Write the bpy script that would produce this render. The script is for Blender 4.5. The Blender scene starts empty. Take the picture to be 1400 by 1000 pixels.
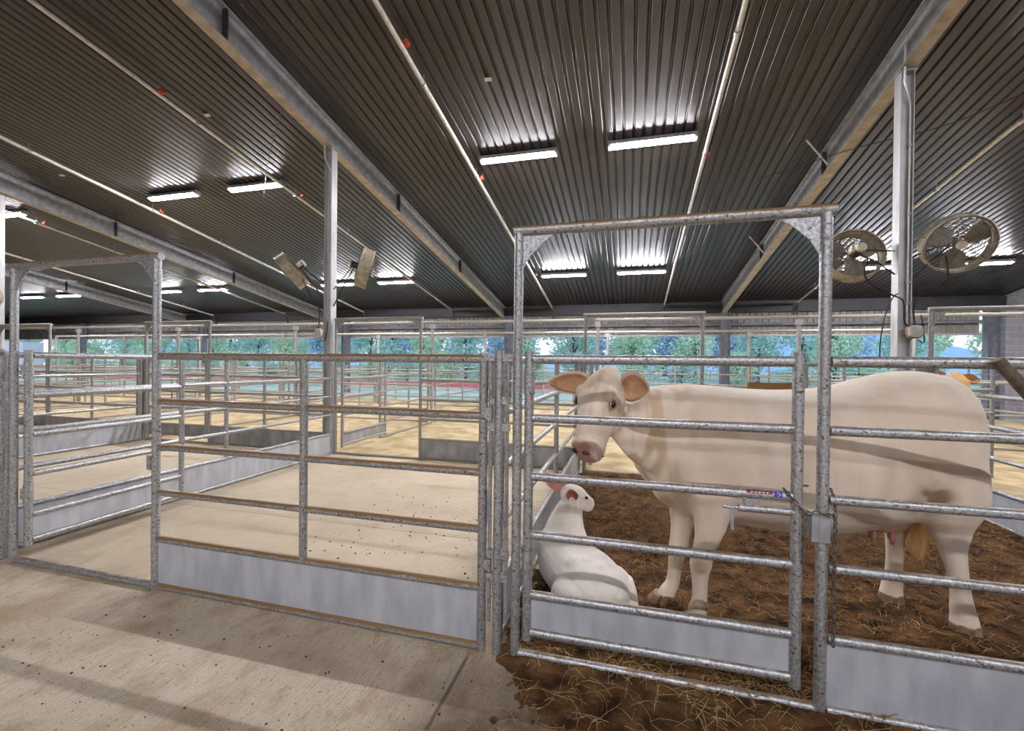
import bpy, bmesh, math, random
from mathutils import Vector, Matrix, Quaternion, noise
random.seed(7)
C = bpy.context.scene.collection
PI = math.pi
V = Vector

# ------------------------------------------------------------------ helpers
def mesh_obj(name, bm, mat=None, parent=None, smooth=38):
    me = bpy.data.meshes.new(name)
    bm.to_mesh(me); bm.free()
    if mat:
        for m in (mat if isinstance(mat, (list, tuple)) else [mat]):
            me.materials.append(m)
    if smooth:
        me.shade_smooth()
        me.set_sharp_from_angle(angle=math.radians(smooth))
    o = bpy.data.objects.new(name, me)
    C.objects.link(o)
    if parent: o.parent = parent
    return o

def tag(o, label=None, cat=None, group=None, kind=None):
    if label: o['label'] = label
    if cat: o['category'] = cat
    if group: o['group'] = group
    if kind: o['kind'] = kind
    return o

def thing(name, loc=(0, 0, 0), rz=0.0, label=None, cat=None, group=None):
    o = bpy.data.objects.new(name, None)
    o.empty_display_size = 0.2
    C.objects.link(o)
    o.location = loc
    o.rotation_euler = (0, 0, rz)
    return tag(o, label, cat, group)

def copy_tree(o, parent=None):
    c = o.copy(); C.objects.link(c)
    if parent: c.parent = parent
    for ch in list(o.children):
        copy_tree(ch, c)
    return c

PROTO = {}
def place(key, builder, loc, rz, label, cat, group=None):
    """first use builds the thing, every later use copies it with its parts"""
    if key not in PROTO:
        PROTO[key] = builder(); o = PROTO[key]
    else:
        o = copy_tree(PROTO[key])
    o.location = loc
    o.rotation_euler = (0, 0, rz)
    for k in ('label', 'category', 'group'):
        if k in o: del o[k]
    tag(o, label, cat, group)
    return o

def frame_of(d):
    d = V(d).normalized()
    a = V((0, 0, 1)) if abs(d.z) < .92 else V((1, 0, 0))
    u = d.cross(a).normalized()
    return d, u, u.cross(d).normalized()

def pipe(bm, a, b, r, n=12, r2=None, cap=True):
    a, b = V(a), V(b)
    d, u, w = frame_of(b - a)
    r2 = r if r2 is None else r2
    A = [bm.verts.new(a + (u * math.cos(t) + w * math.sin(t)) * r) for t in [2 * PI * i / n for i in range(n)]]
    B = [bm.verts.new(b + (u * math.cos(t) + w * math.sin(t)) * r2) for t in [2 * PI * i / n for i in range(n)]]
    for i in range(n):
        j = (i + 1) % n
        bm.faces.new((A[i], B[i], B[j], A[j]))
    if cap:
        bm.faces.new(A); bm.faces.new(B[::-1])

def tube(bm, pts, r, n=8, closed=False):
    pts = [V(p) for p in pts]
    m = len(pts)
    rad = r if isinstance(r, (list, tuple)) else [r] * m
    rings = []
    prev = None
    for i, p in enumerate(pts):
        if closed: t = pts[(i + 1) % m] - pts[i - 1]
        else: t = pts[min(i + 1, m - 1)] - pts[max(i - 1, 0)]
        t.normalize()
        if prev is None: _, u, w = frame_of(t)
        else:
            u = (prev - t * prev.dot(t)).normalized(); w = u.cross(t)
        prev = u
        rings.append([bm.verts.new(p + (u * math.cos(2 * PI * k / n) + w * math.sin(2 * PI * k / n)) * rad[i]) for k in range(n)])
    for i in range(m if closed else m - 1):
        A, B = rings[i], rings[(i + 1) % m]
        for k in range(n):
            j = (k + 1) % n
            bm.faces.new((A[k], A[j], B[j], B[k]))
    if not closed:
        bm.faces.new(rings[0][::-1]); bm.faces.new(rings[-1])

def box(bm, lo, hi, M=None):
    x0, y0, z0 = lo; x1, y1, z1 = hi
    P = [V(p) for p in ((x0, y0, z0), (x1, y0, z0), (x1, y1, z0), (x0, y1, z0), (x0, y0, z1), (x1, y0, z1), (x1, y1, z1), (x0, y1, z1))]
    if M: P = [M @ p for p in P]
    v = [bm.verts.new(p) for p in P]
    for f in ((3, 2, 1, 0), (4, 5, 6, 7), (0, 1, 5, 4), (1, 2, 6, 5), (2, 3, 7, 6), (3, 0, 4, 7)):
        bm.faces.new([v[i] for i in f])

def prism(bm, poly, y0, y1, axis='y'):
    def P(a, b, t):
        return V((a, t, b)) if axis == 'y' else (V((t, a, b)) if axis == 'x' else V((a, b, t)))
    A = [bm.verts.new(P(a, b, y0)) for a, b in poly]
    B = [bm.verts.new(P(a, b, y1)) for a, b in poly]
    n = len(poly)
    for i in range(n):
        j = (i + 1) % n
        bm.faces.new((A[i], A[j], B[j], B[i]))
    bm.faces.new(A[::-1]); bm.faces.new(B)
    bmesh.ops.recalc_face_normals(bm, faces=bm.faces[:])

def NB(): return bmesh.new()

# ------------------------------------------------------------------ materials
def nodes_of(name):
    m = bpy.data.materials.new(name); m.use_nodes = True
    nt = m.node_tree
    return m, nt, nt.nodes['Principled BSDF'], nt.nodes.new, nt.links.new

def setin(n, k, v):
    if k in n.inputs: n.inputs[k].default_value = v

def rgba(c): return (c[0], c[1], c[2], 1)

def surf(name, c1, c2, scale=4.0, rough=.6, metal=0.0, bump=0.0, bscale=None, stretch=(1, 1, 1), detail=5, lo=.35, hi=.65,
         speck=None, speck_scale=30, speck_size=.2, dust=None, dust_lo=.45, dust_hi=.8, spec=None, world=False, rvar=0.0, bdist=.01):
    m, nt, B, N, L = nodes_of(name)
    if world:
        g = N('ShaderNodeNewGeometry'); src = g.outputs['Position']
    else:
        tc = N('ShaderNodeTexCoord'); src = tc.outputs['Object']
    mp = N('ShaderNodeMapping'); mp.inputs['Scale'].default_value = stretch
    L(src, mp.inputs['Vector'])
    nz = N('ShaderNodeTexNoise'); nz.inputs['Scale'].default_value = scale; nz.inputs['Detail'].default_value = detail
    L(mp.outputs[0], nz.inputs['Vector'])
    cr = N('ShaderNodeValToRGB')
    cr.color_ramp.elements[0].position = lo; cr.color_ramp.elements[0].color = rgba(c1)
    cr.color_ramp.elements[1].position = hi; cr.color_ramp.elements[1].color = rgba(c2)
    L(nz.outputs['Fac'], cr.inputs['Fac'])
    col = cr.outputs['Color']
    def mix(fac, a, c):
        x = N('ShaderNodeMix'); x.data_type = 'RGBA'
        L(fac, x.inputs[0]); L(a, x.inputs[6]); x.inputs[7].default_value = rgba(c)
        return x.outputs[2]
    if speck:
        n2 = N('ShaderNodeTexNoise'); n2.inputs['Scale'].default_value = speck_scale; n2.inputs['Detail'].default_value = 3
        L(src, n2.inputs['Vector'])
        r2 = N('ShaderNodeMapRange'); r2.inputs[1].default_value = .5 + (.3 - speck_size * .5); r2.inputs[2].default_value = r2.inputs[1].default_value + .04
        L(n2.outputs['Fac'], r2.inputs[0])
        col = mix(r2.outputs[0], col, speck)
    if dust:
        g2 = N('ShaderNodeNewGeometry')
        sx = N('ShaderNodeSeparateXYZ'); L(g2.outputs['Normal'], sx.inputs[0])
        n3 = N('ShaderNodeTexNoise'); n3.inputs['Scale'].default_value = 14; n3.inputs['Detail'].default_value = 4
        L(src, n3.inputs['Vector'])
        ad = N('ShaderNodeMath'); ad.operation = 'MULTIPLY_ADD'
        L(n3.outputs['Fac'], ad.inputs[0]); ad.inputs[1].default_value = .9; L(sx.outputs['Z'], ad.inputs[2])
        r3 = N('ShaderNodeMapRange'); r3.inputs[1].default_value = dust_lo + .45; r3.inputs[2].default_value = dust_hi + .45
        L(ad.outputs[0], r3.inputs[0])
        col = mix(r3.outputs[0], col, dust)
        mr = N('ShaderNodeMath'); mr.operation = 'MULTIPLY'; mr.inputs[1].default_value = -metal; L(r3.outputs[0], mr.inputs[0])
        ma = N('ShaderNodeMath'); ma.operation = 'ADD'; ma.inputs[1].default_value = metal; L(mr.outputs[0], ma.inputs[0])
        L(ma.outputs[0], B.inputs['Metallic'])
    else:
        B.inputs['Metallic'].default_value = metal
    L(col, B.inputs['Base Color'])
    B.inputs['Roughness'].default_value = rough
    if rvar:
        rr = N('ShaderNodeMapRange'); rr.inputs[3].default_value = rough - rvar; rr.inputs[4].default_value = rough + rvar
        L(nz.outputs['Fac'], rr.inputs[0]); L(rr.outputs[0], B.inputs['Roughness'])
    if spec is not None: setin(B, 'Specular IOR Level', spec)
    if bump:
        nb = N('ShaderNodeTexNoise'); nb.inputs['Scale'].default_value = bscale or scale * 4; nb.inputs['Detail'].default_value = 6
        L(mp.outputs[0], nb.inputs['Vector'])
        bp = N('ShaderNodeBump'); bp.inputs['Strength'].default_value = bump; bp.inputs['Distance'].default_value = bdist
        L(nb.outputs['Fac'], bp.inputs['Height']); L(bp.outputs[0], B.inputs['Normal'])
    return m

def emit(name, c, s):
    m, nt, B, N, L = nodes_of(name)
    B.inputs['Base Color'].default_value = rgba(c)
    B.inputs['Emission Color'].default_value = rgba(c); B.inputs['Emission Strength'].default_value = s
    return m

GALV = surf('galvanized_pipe', (.29, .295, .305), (.58, .585, .60), 85, .40, .62, .12, 90, dust=(.19, .125, .06), dust_lo=.7, dust_hi=1.05, speck=(.15, .12, .09), speck_scale=60, speck_size=.36, rvar=.1)
GALVD = surf('galvanized_pipe_dusty', (.25, .255, .26), (.50, .50, .51), 85, .42, .58, .12, 90, dust=(.235, .13, .05), dust_lo=.1, dust_hi=.5, speck=(.11, .08, .05), speck_scale=60, speck_size=.36, rvar=.1)
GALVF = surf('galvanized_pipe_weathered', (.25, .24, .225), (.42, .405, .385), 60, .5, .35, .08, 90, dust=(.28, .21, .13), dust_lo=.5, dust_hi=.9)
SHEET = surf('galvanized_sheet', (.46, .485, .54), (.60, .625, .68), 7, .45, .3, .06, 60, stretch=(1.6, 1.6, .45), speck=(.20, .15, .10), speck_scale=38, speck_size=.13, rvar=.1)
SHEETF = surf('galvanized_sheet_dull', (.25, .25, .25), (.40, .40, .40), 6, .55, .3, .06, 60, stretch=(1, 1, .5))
STEEL = surf('beam_steel', (.30, .32, .35), (.46, .48, .52), 9, .5, .35, .08, 40, dust=None)
FLANGE = surf('beam_flange_steel', (.36, .31, .25), (.52, .46, .38), 8, .55, .2, .08, 40)
COLM = surf('column_steel', (.42, .42, .42), (.62, .62, .62), 7, .45, .4, .08, 40, stretch=(1, 1, .3), speck=(.25, .17, .10), speck_scale=24, speck_size=.14)
DECK = surf('ceiling_deck_paint', (.028, .022, .021), (.043, .035, .034), 3, .31, .25, .04, 25, stretch=(1, .3, 1), spec=.6)
DARKM = surf('dark_steel', (.03, .03, .033), (.07, .065, .06), 12, .5, .4)
EAVE = surf('eave_dark_paint', (.012, .013, .017), (.022, .022, .027), 4, .6)
VAL = surf('valance_sheet', (.15, .145, .13), (.21, .20, .185), 2, .6, 0, stretch=(1, 1, .4))
PIPEW = surf('ceiling_pipe_paint', (.55, .54, .50), (.72, .70, .66), 18, .38, .35, speck=(.35, .25, .14), speck_scale=22, speck_size=.2)
REDP = surf('red_paint', (.45, .05, .03), (.6, .09, .05), 20, .5)
FARCOL = surf('far_column_paint', (.10, .11, .14), (.17, .18, .22), 5, .6)
RUSTY = surf('rusty_cage_wire', (.07, .05, .03), (.22, .165, .10), 20, .65, .3)
SHROUD = surf('fan_shroud_steel', (.30, .25, .17), (.48, .43, .34), 12, .6, .25, speck=(.22, .12, .04), speck_scale=16, speck_size=.3)
BLADE = surf('fan_blade_metal', (.25, .22, .18), (.38, .35, .30), 10, .55, .3)
BLACKM = surf('black_motor_paint', (.012, .012, .014), (.03, .03, .03), 10, .45)
CREAM = surf('cream_paint', (.58, .50, .36), (.74, .67, .54), 12, .5, speck=(.36, .20, .07), speck_scale=20, speck_size=.24)
RUBBER = surf('black_cable', (.015, .014, .013), (.03, .028, .025), 20, .6)
CHAINM = surf('chain_steel', (.10, .085, .07), (.24, .22, .20), 60, .45, .7)
BLUEST = surf('sticker_blue', (.05, .03, .42), (.06, .04, .5), 10, .4)
REDST = surf('sticker_dark_red', (.16, .02, .03), (.2, .03, .04), 10, .4)
WHITEST = surf('sticker_white', (.7, .7, .72), (.8, .8, .8), 10, .4)
HOUSING = surf('lamp_housing', (.34, .34, .35), (.45, .45, .45), 8, .5)
LAMP = emit('lamp_diffuser', (.95, .94, 1.0), 230.0)
WOOD = surf('brown_board', (.26, .13, .045), (.36, .19, .07), 8, .7, stretch=(.3, 1, 1))
TAGM = surf('pale_tag', (.55, .47, .35), (.68, .60, .46), 20, .7)

# concrete with broom lines, joints, tan staining and a brown spill by the cow pen
def concrete():
    m, nt, B, N, L = nodes_of('concrete_floor')
    g = N('ShaderNodeNewGeometry'); P = g.outputs['Position']
    def noi(s, d=5, st=None):
        n = N('ShaderNodeTexNoise'); n.inputs['Scale'].default_value = s; n.inputs['Detail'].default_value = d
        if st:
            mp = N('ShaderNodeMapping'); mp.inputs['Scale'].default_value = st[:3]; mp.inputs['Rotation'].default_value = (0, 0, st[3])
            L(P, mp.inputs[0]); L(mp.outputs[0], n.inputs['Vector'])
        else: L(P, n.inputs['Vector'])
        return n.outputs['Fac']
    def ramp(f, a, b, pa, pb):
        r = N('ShaderNodeValToRGB'); e = r.color_ramp.elements
        e[0].position = pa; e[0].color = rgba(a); e[1].position = pb; e[1].color = rgba(b); L(f, r.inputs[0]); return r.outputs[0]
    def mix(f, a, b, mode='MIX'):
        x = N('ShaderNodeMix'); x.data_type = 'RGBA'; x.blend_type = mode
        if hasattr(f, 'is_linked'): L(f, x.inputs[0])
        else: x.inputs[0].default_value = f
        for i, q in ((6, a), (7, b)):
            if isinstance(q, tuple): x.inputs[i].default_value = rgba(q)
            else: L(q, x.inputs[i])
        return x.outputs[2]
    def rng(f, a, b, c=0., d=1.):
        r = N('ShaderNodeMapRange'); r.inputs[1].default_value = a; r.inputs[2].default_value = b; r.inputs[3].default_value = c; r.inputs[4].default_value = d
        L(f, r.inputs[0]); return r.outputs[0]
    def math_(op, a, b=None):
        x = N('ShaderNodeMath'); x.operation = op
        for i, q in ((0, a), (1, b)):
            if q is None: continue
            if isinstance(q, (int, float)): x.inputs[i].default_value = q
            else: L(q, x.inputs[i])
        return x.outputs[0]
    base = ramp(noi(1.1), (.48, .39, .285), (.62, .53, .41), .35, .68)
    base = mix(rng(noi(5.5, 6), .50, .72, 0, .75), base, (.33, .225, .13))
    base = mix(rng(noi(2.4, 7), .52, .68, 0, .6), base, (.40, .29, .18))
    base = mix(rng(noi(3.2, 6, (1, .35, 1, .3)), .55, .75, 0, .5), base, (.60, .52, .42))
    base = mix(rng(noi(55, 2), .645, .69, 0, .7), base, (.13, .085, .05))
    base = mix(rng(noi(150, 3), .50, .72, 0, .55), base, (.22, .155, .10))
    base = mix(rng(noi(20, 6, (4, .5, 1, -.18)), .48, .68, 0, .45), base, (.30, .22, .14))
    s = N('ShaderNodeSeparateXYZ'); L(P, s.inputs[0])
    # sandier floor inside the pens
    pen = rng(s.outputs['Y'], 2.2, 2.5)
    base = mix(math_('MULTIPLY', pen, .6), base, ramp(noi(1.6), (.52, .42, .28), (.64, .53, .37), .3, .7))
    # dirt tracked out of the cow pen
    d1 = rng(math_('ADD', s.outputs['X'], math_('MULTIPLY', noi(2.2, 8), 1.3)), -.45, .25)
    d2 = rng(math_('ADD', s.outputs['Y'], math_('MULTIPLY', noi(2.6, 8), 1.0)), 1.15, 2.0)
    dirt = math_('MULTIPLY', math_('MULTIPLY', d1, d2), rng(s.outputs['Y'], 6.5, 6.0))
    base = mix(math_('MULTIPLY', dirt, .92), base, ramp(noi(16, 6), (.055, .03, .014), (.17, .10, .05), .3, .7))
    # saw-cut joints
    j1 = math_('ABSOLUTE', math_('SUBTRACT', s.outputs['X'], -.79))
    j2 = math_('ABSOLUTE', math_('SUBTRACT', s.outputs['Y'], 3.55))
    jm = math_('MAXIMUM', math_('MULTIPLY', rng(j1, .011, .004), rng(s.outputs['Y'], 2.2, 2.1)), math_('MULTIPLY', rng(j2, .008, .003), .5))
    base = mix(math_('MULTIPLY', jm, .8), base, (.10, .075, .05))
    L(base, B.inputs['Base Color']); B.inputs['Roughness'].default_value = .75; setin(B, 'Specular IOR Level', .3)
    # broom finish
    w = noi(26, 4, (5, .25, 1, -.18))
    hb = math_('ADD', math_('MULTIPLY', w, .6), math_('MULTIPLY', noi(60, 5), .6))
    hb = math_('SUBTRACT', hb, math_('MULTIPLY', jm, 1.5))
    bp = N('ShaderNodeBump'); bp.inputs['Strength'].default_value = .6; bp.inputs['Distance'].default_value = .008
    L(hb, bp.inputs['Height']); L(bp.outputs[0], B.inputs['Normal'])
    return m
CONC = concrete()
DIRT = surf('dirt_bedding', (.032, .014, .005), (.19, .094, .036), 9, .95, 0, 1.0, 55, speck=(.30, .20, .09), speck_scale=75, speck_size=.2, spec=.15, world=True, detail=9, lo=.32, hi=.68, bdist=.03)
STRAWBED = surf('straw_bedding', (.36, .265, .14), (.56, .45, .27), 2.6, .95, 0, .8, 40, speck=(.25, .14, .05), speck_scale=26, speck_size=.18, spec=.1, world=True, detail=9, bdist=.02)
STRAW = surf('straw_stalk', (.34, .24, .10), (.56, .43, .22), 60, .8, spec=.2)
STRAWD = surf('straw_stalk_dark', (.17, .10, .04), (.40, .26, .11), 30, .85, spec=.15)

# ------------------------------------------------------------------ camera
f_px = 600.0
yaw, pit, rol = math.radians(14.93), math.radians(-.32), math.radians(.62)
F = V((-math.sin(yaw) * math.cos(pit), math.cos(yaw) * math.cos(pit), math.sin(pit)))
R0 = V((math.cos(yaw), math.sin(yaw), 0)); U0 = R0.cross(F)
RR = R0 * math.cos(rol) + U0 * math.sin(rol); UU = -R0 * math.sin(rol) + U0 * math.cos(rol)
cam = bpy.data.cameras.new('camera'); co = bpy.data.objects.new('camera', cam); C.objects.link(co)
M = Matrix((RR, UU, -F)).transposed().to_4x4(); M.translation = V((0, 0, 1.52))
co.matrix_world = M
cam.sensor_fit = 'HORIZONTAL'; cam.sensor_width = 36.0; cam.lens = 36.0 * f_px / 1400.0; cam.clip_start = .05; cam.clip_end = 500
bpy.context.scene.camera = co

# ------------------------------------------------------------------ building: roof, eave, walls, floor
RIDGE, EAVE_Y = -12.5, 16.75
def zb(y): return 4.99 - .166 * (abs(y - RIDGE) + RIDGE - 6.2)       # underside of the beams
def zd(y): return zb(y) + .44                                        # underside of the deck
BEAMX = [10.9, 3.1, -4.76, -12.85, -20.8, -28.7, -36.6]
X0, X1 = -37.0, 15.0

bm = NB()
prof = []
pitch, x = .1525, X0
while x < X1:
    prof += [(x + a, h) for a, h in ((.0, .0), (.004, -.0), (.094, 0), (.0985, .0008), (.103, .004), (.106, .009), (.111, .020), (.115, .025), (.120, .027), (.130, .027), (.135, .025), (.139, .020), (.144, .009), (.147, .004), (.150, .0008))]
    x += pitch
ys = [EAVE_Y + .5, RIDGE, -30.0]
rows = [[bm.verts.new((px, y, zd(y) + h)) for px, h in prof] for y in ys]
for a in range(2):
    for i in range(len(prof) - 1):
        bm.faces.new((rows[a][i], rows[a][i + 1], rows[a + 1][i + 1], rows[a + 1][i]))
ceil = mesh_obj('ceiling', bm, DECK, smooth=60)
tag(ceil, 'dark brown ribbed steel roof deck sloping down to the far eave', 'ceiling', kind='structure')

bm = NB()
box(bm, (X0, -30, -.12), (14.85, 6.16, 0))
tag(mesh_obj('floor', bm, CONC, smooth=0), 'tan stained concrete floor of the aisle and empty pens', 'floor', kind='structure')

# straw covered ground of the far pens
bm = NB()
nx, ny = 150, 46
gv = [[bm.verts.new((X0 + (14.85 - X0) * i / nx, 6.16 + (16.25 - 6.16) * j / ny,
        -.01 + .03 * noise.noise(V((i * .9, j * .6, 1))) + .015 * noise.noise(V((i * 2.3, j * 1.7, 4))))) for i in range(nx + 1)] for j in range(ny + 1)]
for j in range(ny):
    for i in range(nx):
        bm.faces.new((gv[j][i], gv[j][i + 1], gv[j + 1][i + 1], gv[j + 1][i]))
tag(mesh_obj('straw_bedding', bm, STRAWBED), 'golden straw bedding spread over the far pens', 'straw', kind='stuff')

# eave wall: corrugated valance, eave strut, girt
bm = NB()
px = X0; pts = []
while px < 10.3:
    pts += [(px, 0), (px + .11, 0), (px + .135, .03), (px + .165, .03), (px + .19, 0)]
    px += .19
A = [bm.verts.new((a, 16.62 - b, 2.58)) for a, b in pts]; B_ = [bm.verts.new((a, 16.62 - b, 3.45)) for a, b in pts]
for i in range(len(pts) - 1): bm.faces.new((A[i], A[i + 1], B_[i + 1], B_[i]))
tag(mesh_obj('wall_back', bm, VAL, smooth=0), 'pale corrugated sheet valance under the far eave', 'wall', kind='structure')
bm = NB(); box(bm, (X0, 16.5, 3.34), (14.9, 16.8, 3.78))
tag(mesh_obj('trim_1', bm, EAVE, smooth=0), 'dark eave strut above the valance', 'trim', kind='structure')
bm = NB(); pipe(bm, (X0, 16.5, 2.93), (10.3, 16.5, 2.93), .05, 10)
tag(mesh_obj('trim_2', bm, FARCOL), 'grey horizontal girt across the valance', 'trim', kind='structure')
bm = NB(); box(bm, (X0, 16.52, 2.53), (10.3, 16.64, 2.585))
tag(mesh_obj('trim_3', bm, GALVF, smooth=0), 'metal edge along the bottom of the valance', 'trim', kind='structure')

# block wall at far right
def block_mat():
    m, nt, B, N, L = nodes_of('concrete_block')
    tc = N('ShaderNodeTexCoord'); mp = N('ShaderNodeMapping'); mp.inputs['Rotation'].default_value = (PI / 2, 0, 0)
    L(tc.outputs['Object'], mp.inputs[0])
    b = N('ShaderNodeTexBrick'); b.inputs['Scale'].default_value = 1.0
    b.inputs['Color1'].default_value = (.27, .26, .30, 1); b.inputs['Color2'].default_value = (.33, .32, .36, 1); b.inputs['Mortar'].default_value = (.40, .39, .43, 1)
    b.inputs['Brick Width'].default_value = .4; b.inputs['Row Height'].default_value = .2; b.inputs['Mortar Size'].default_value = .012
    L(mp.outputs[0], b.inputs['Vector']); L(b.outputs['Color'], B.inputs['Base Color']); B.inputs['Roughness'].default_value = .85
    bp = N('ShaderNodeBump'); bp.inputs['Strength'].default_value = .5; bp.inputs['Distance'].default_value = .01; bp.invert = True
    L(b.outputs['Fac'], bp.inputs['Height']); L(bp.outputs[0], B.inputs['Normal'])
    return m
bm = NB(); box(bm, (10.75, 16.3, 0), (15.0, 16.6, 3.3)); box(bm, (14.9, -30, 0), (15.2, 16.6, 9.0))  # the long side leg is unseen, added to shut out sky light
tag(mesh_obj('wall_right', bm, block_mat(), smooth=0), 'grey concrete block wall at the right end of the far opening', 'wall', kind='structure')

bm = NB(); box(bm, (X0 - .2, -30, 0), (X0, 16.6, 9.0))  # unseen end wall, put in to darken the interior
tag(mesh_obj('wall_left', bm, VAL, smooth=0), 'unseen sheeted left end wall of the barn, closing off daylight', 'wall', kind='structure')
bm = NB(); box(bm, (X0, -30.2, 2.8), (15.0, -30, 8.0))  # out of view, added to cut the sky fill from behind
tag(mesh_obj('wall_front', bm, VAL, smooth=0), 'unseen sheeted wall behind the camera, closing off daylight', 'wall', kind='structure')

# ------------------------------------------------------------------ beams and columns
def hsec(w, d, t, tw):   # I outline, depth along second axis
    return [(-w/2, 0), (w/2, 0), (w/2, t), (tw/2, t), (tw/2, d - t), (w/2, d - t), (w/2, d), (-w/2, d), (-w/2, d - t), (-tw/2, d - t), (-tw/2, t), (-w/2, t)]
beam_names = ['right-hand', 'second from right', 'third from right', 'fourth from right', 'fifth from right']
def make_beam(x, label):
    t = thing('roof_beam', (x, 6.2, zb(6.2)), 0, label, 'beam', 'sloping roof beams')
    ya, yb = 16.5, RIDGE
    def sweep(poly, mat, name):
        bm = NB()
        A = [bm.verts.new((a, ya - 6.2, b + zb(ya) - zb(6.2))) for a, b in poly]
        B = [bm.verts.new((a, yb - 6.2, b + zb(yb) - zb(6.2))) for a, b in poly]
        n = len(poly)
        for i in range(n):
            j = (i + 1) % n; bm.faces.new((A[i], A[j], B[j], B[i]))
        bm.faces.new(A[::-1]); bm.faces.new(B)
        bmesh.ops.recalc_face_normals(bm, faces=bm.faces[:])
        return mesh_obj(name, bm, mat, t, 0)
    sweep([(-.08, 0), (.08, 0), (.08, .016), (-.08, .016)], FLANGE, 'bottom_flange')
    sweep([(-.006, .016), (.006, .016), (.006, .40), (-.006, .40)], STEEL, 'web')
    sweep([(-.08, .40), (.08, .40), (.08, .416), (-.08, .416)], STEEL, 'top_flange')
    for yy in (-2.0, 8.3 - 6.2, 11.8 - 6.2):
        bm = NB(); dz = zb(yy + 6.2) - zb(6.2)
        for s in (-1, 1): box(bm, (s * .008 if s > 0 else -.078, yy - .012, dz + .016), (.078 if s > 0 else -.008, yy + .012, dz + .40))
        mesh_obj('stiffener', bm, DARKM, t, 0)
    return t
for i, x in enumerate(BEAMX[:5]):
    b = make_beam(x, ['galvanized roof beam running to the eave at the far right edge',
      'galvanized roof beam above the tall right column with two fans', 'galvanized roof beam above the tall column standing behind the empty pen',
      'galvanized roof beam above the column at the left edge of the picture', 'galvanized roof beam farthest to the left, seen beyond the left gate frame'][i])
    if i == 1:
        for yy in (8.0, 11.4):
            bm = NB(); d = zb(yy) - zb(6.2)
            pipe(bm, (-.1, yy - 6.2, d + .02), (-.42, yy - 6.25, d + .42), .014, 8)
            mesh_obj('flange_brace', bm, PIPEW, b)

def make_column(h, conduit=True):
    t = thing('steel_column')
    bm = NB()
    # H section: flanges face left and right, open side to the front
    poly = [(-.068, -.07), (-.058, -.07), (-.058, -.005), (.058, -.005), (.058, -.07), (.068, -.07), (.068, .07), (.058, .07), (.058, .005), (-.058, .005), (-.058, .07), (-.068, .07)]
    prism(bm, poly, 0, h, 'z')
    mesh_obj('shaft', bm, COLM, t, 0)
    bm = NB(); box(bm, (-.11, -.11, 0), (.11, .11, .018)); mesh_obj('base_plate', bm, STEEL, t, 0)
    bm = NB(); box(bm, (-.085, -.09, h), (.085, .09, h + .016)); mesh_obj('cap_plate', bm, STEEL, t, 0)
    bm = NB(); pipe(bm, (.038, -.04, 2.0), (.038, -.04, h - .45), .013, 8); tube(bm, [(.038, -.04, h - .46), (.034, -.045, h - .36), (-.045, -.095, h - .14), (-.05, -.10, h + .3)], .013, 8)
    mesh_obj('conduit', bm, PIPEW, t)
    bm = NB()
    for z in (1.6, 2.25, 2.5, 3.3, 4.1): box(bm, (.015, -.057, z), (.06, -.03, z + .03))
    mesh_obj('conduit_clip', bm, STEEL, t, 0)
    return t
HC = zb(6.2) - .02
COLX = [3.1, -4.76, -12.97]
place('column', lambda: make_column(HC), (3.1, 6.2, 0), 0, 'tall galvanized column on the right carrying two big cage fans', 'column', 'tall columns in the second fence row')
place('column', None, (-4.76, 6.2, 0), 0, 'tall galvanized column behind the empty concrete pen carrying two edge-on fans', 'column', 'tall columns in the second fence row')
place('column', None, (-12.97, 6.2, 0), 0, 'tall galvanized column at the left edge of the picture', 'column', 'tall columns in the second fence row')
def make_farcol():
    t = thing('eave_column')
    bm = NB(); prism(bm, [(-.15, -.12), (-.13, -.12), (-.13, -.008), (.13, -.008), (.13, -.12), (.15, -.12), (.15, .12), (.13, .12), (.13, .008), (-.13, .008), (-.13, .12), (-.15, .12)], 0, 3.33, 'z')
    mesh_obj('shaft', bm, FARCOL, t, 0)
    bm = NB(); box(bm, (-.2, -.18, 0), (.2, .18, .02)); mesh_obj('base_plate', bm, FARCOL, t, 0)
    return t
for x, w in ((10.45, 'beside the block wall at far right'), (3.15, 'above the middle of the big cow\'s back'), (-4.5, 'directly left of the tall gate frame round the cow gate'),
          (-11.75, 'right behind the fanned column of the empty pen'), (-19.6, 'seen right of the open left gate frame'), (-27.6, 'farthest to the left under the eave')):
    place('farcol', make_farcol, (x, 16.36, 0), 0, 'dark steel eave column ' + w, 'column', 'dark columns along the far eave')

# ------------------------------------------------------------------ ceiling pipes, lamps, tags
def make_cpipe():
    t = thing('ceiling_pipe')
    ya, yb = 16.3, -6.0
    Z = lambda y: zd(y) - .14 - (zd(6.2) - .14)
    bm = NB(); pipe(bm, (0, ya - 6.2, Z(ya)), (0, yb - 6.2, Z(yb)), .033, 10); mesh_obj('pipe', bm, PIPEW, t)
    bm = NB(); pipe(bm, (0, ya - 6.2, Z(ya)), (.05, ya - 6.05, Z(ya) - .42), .03, 8); mesh_obj('drop_leg', bm, DARKM, t)
    for y in (2.2, 5.6, 7.8, 9.6, 12.4, 14.9):
        bm = NB(); pipe(bm, (0, y - 6.2, Z(y) + .03), (0, y - 6.2, Z(y) + .14), .006, 6); pipe(bm, (0, y - 6.23, Z(y)), (0, y - 6.17, Z(y)), .041, 10)
        mesh_obj('hanger', bm, STEEL, t)
    for y in (5.0, 7.95, 13.0):
        bm = NB(); pipe(bm, (.05, y - 6.2, Z(y)), (.05, y - 6.2, Z(y) + .1), .016, 8); box(bm, (.02, y - 6.24, Z(y) + .02), (.09, y - 6.16, Z(y) + .055))
        mesh_obj('sprinkler_fitting', bm, REDP, t)
    return t
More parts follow.
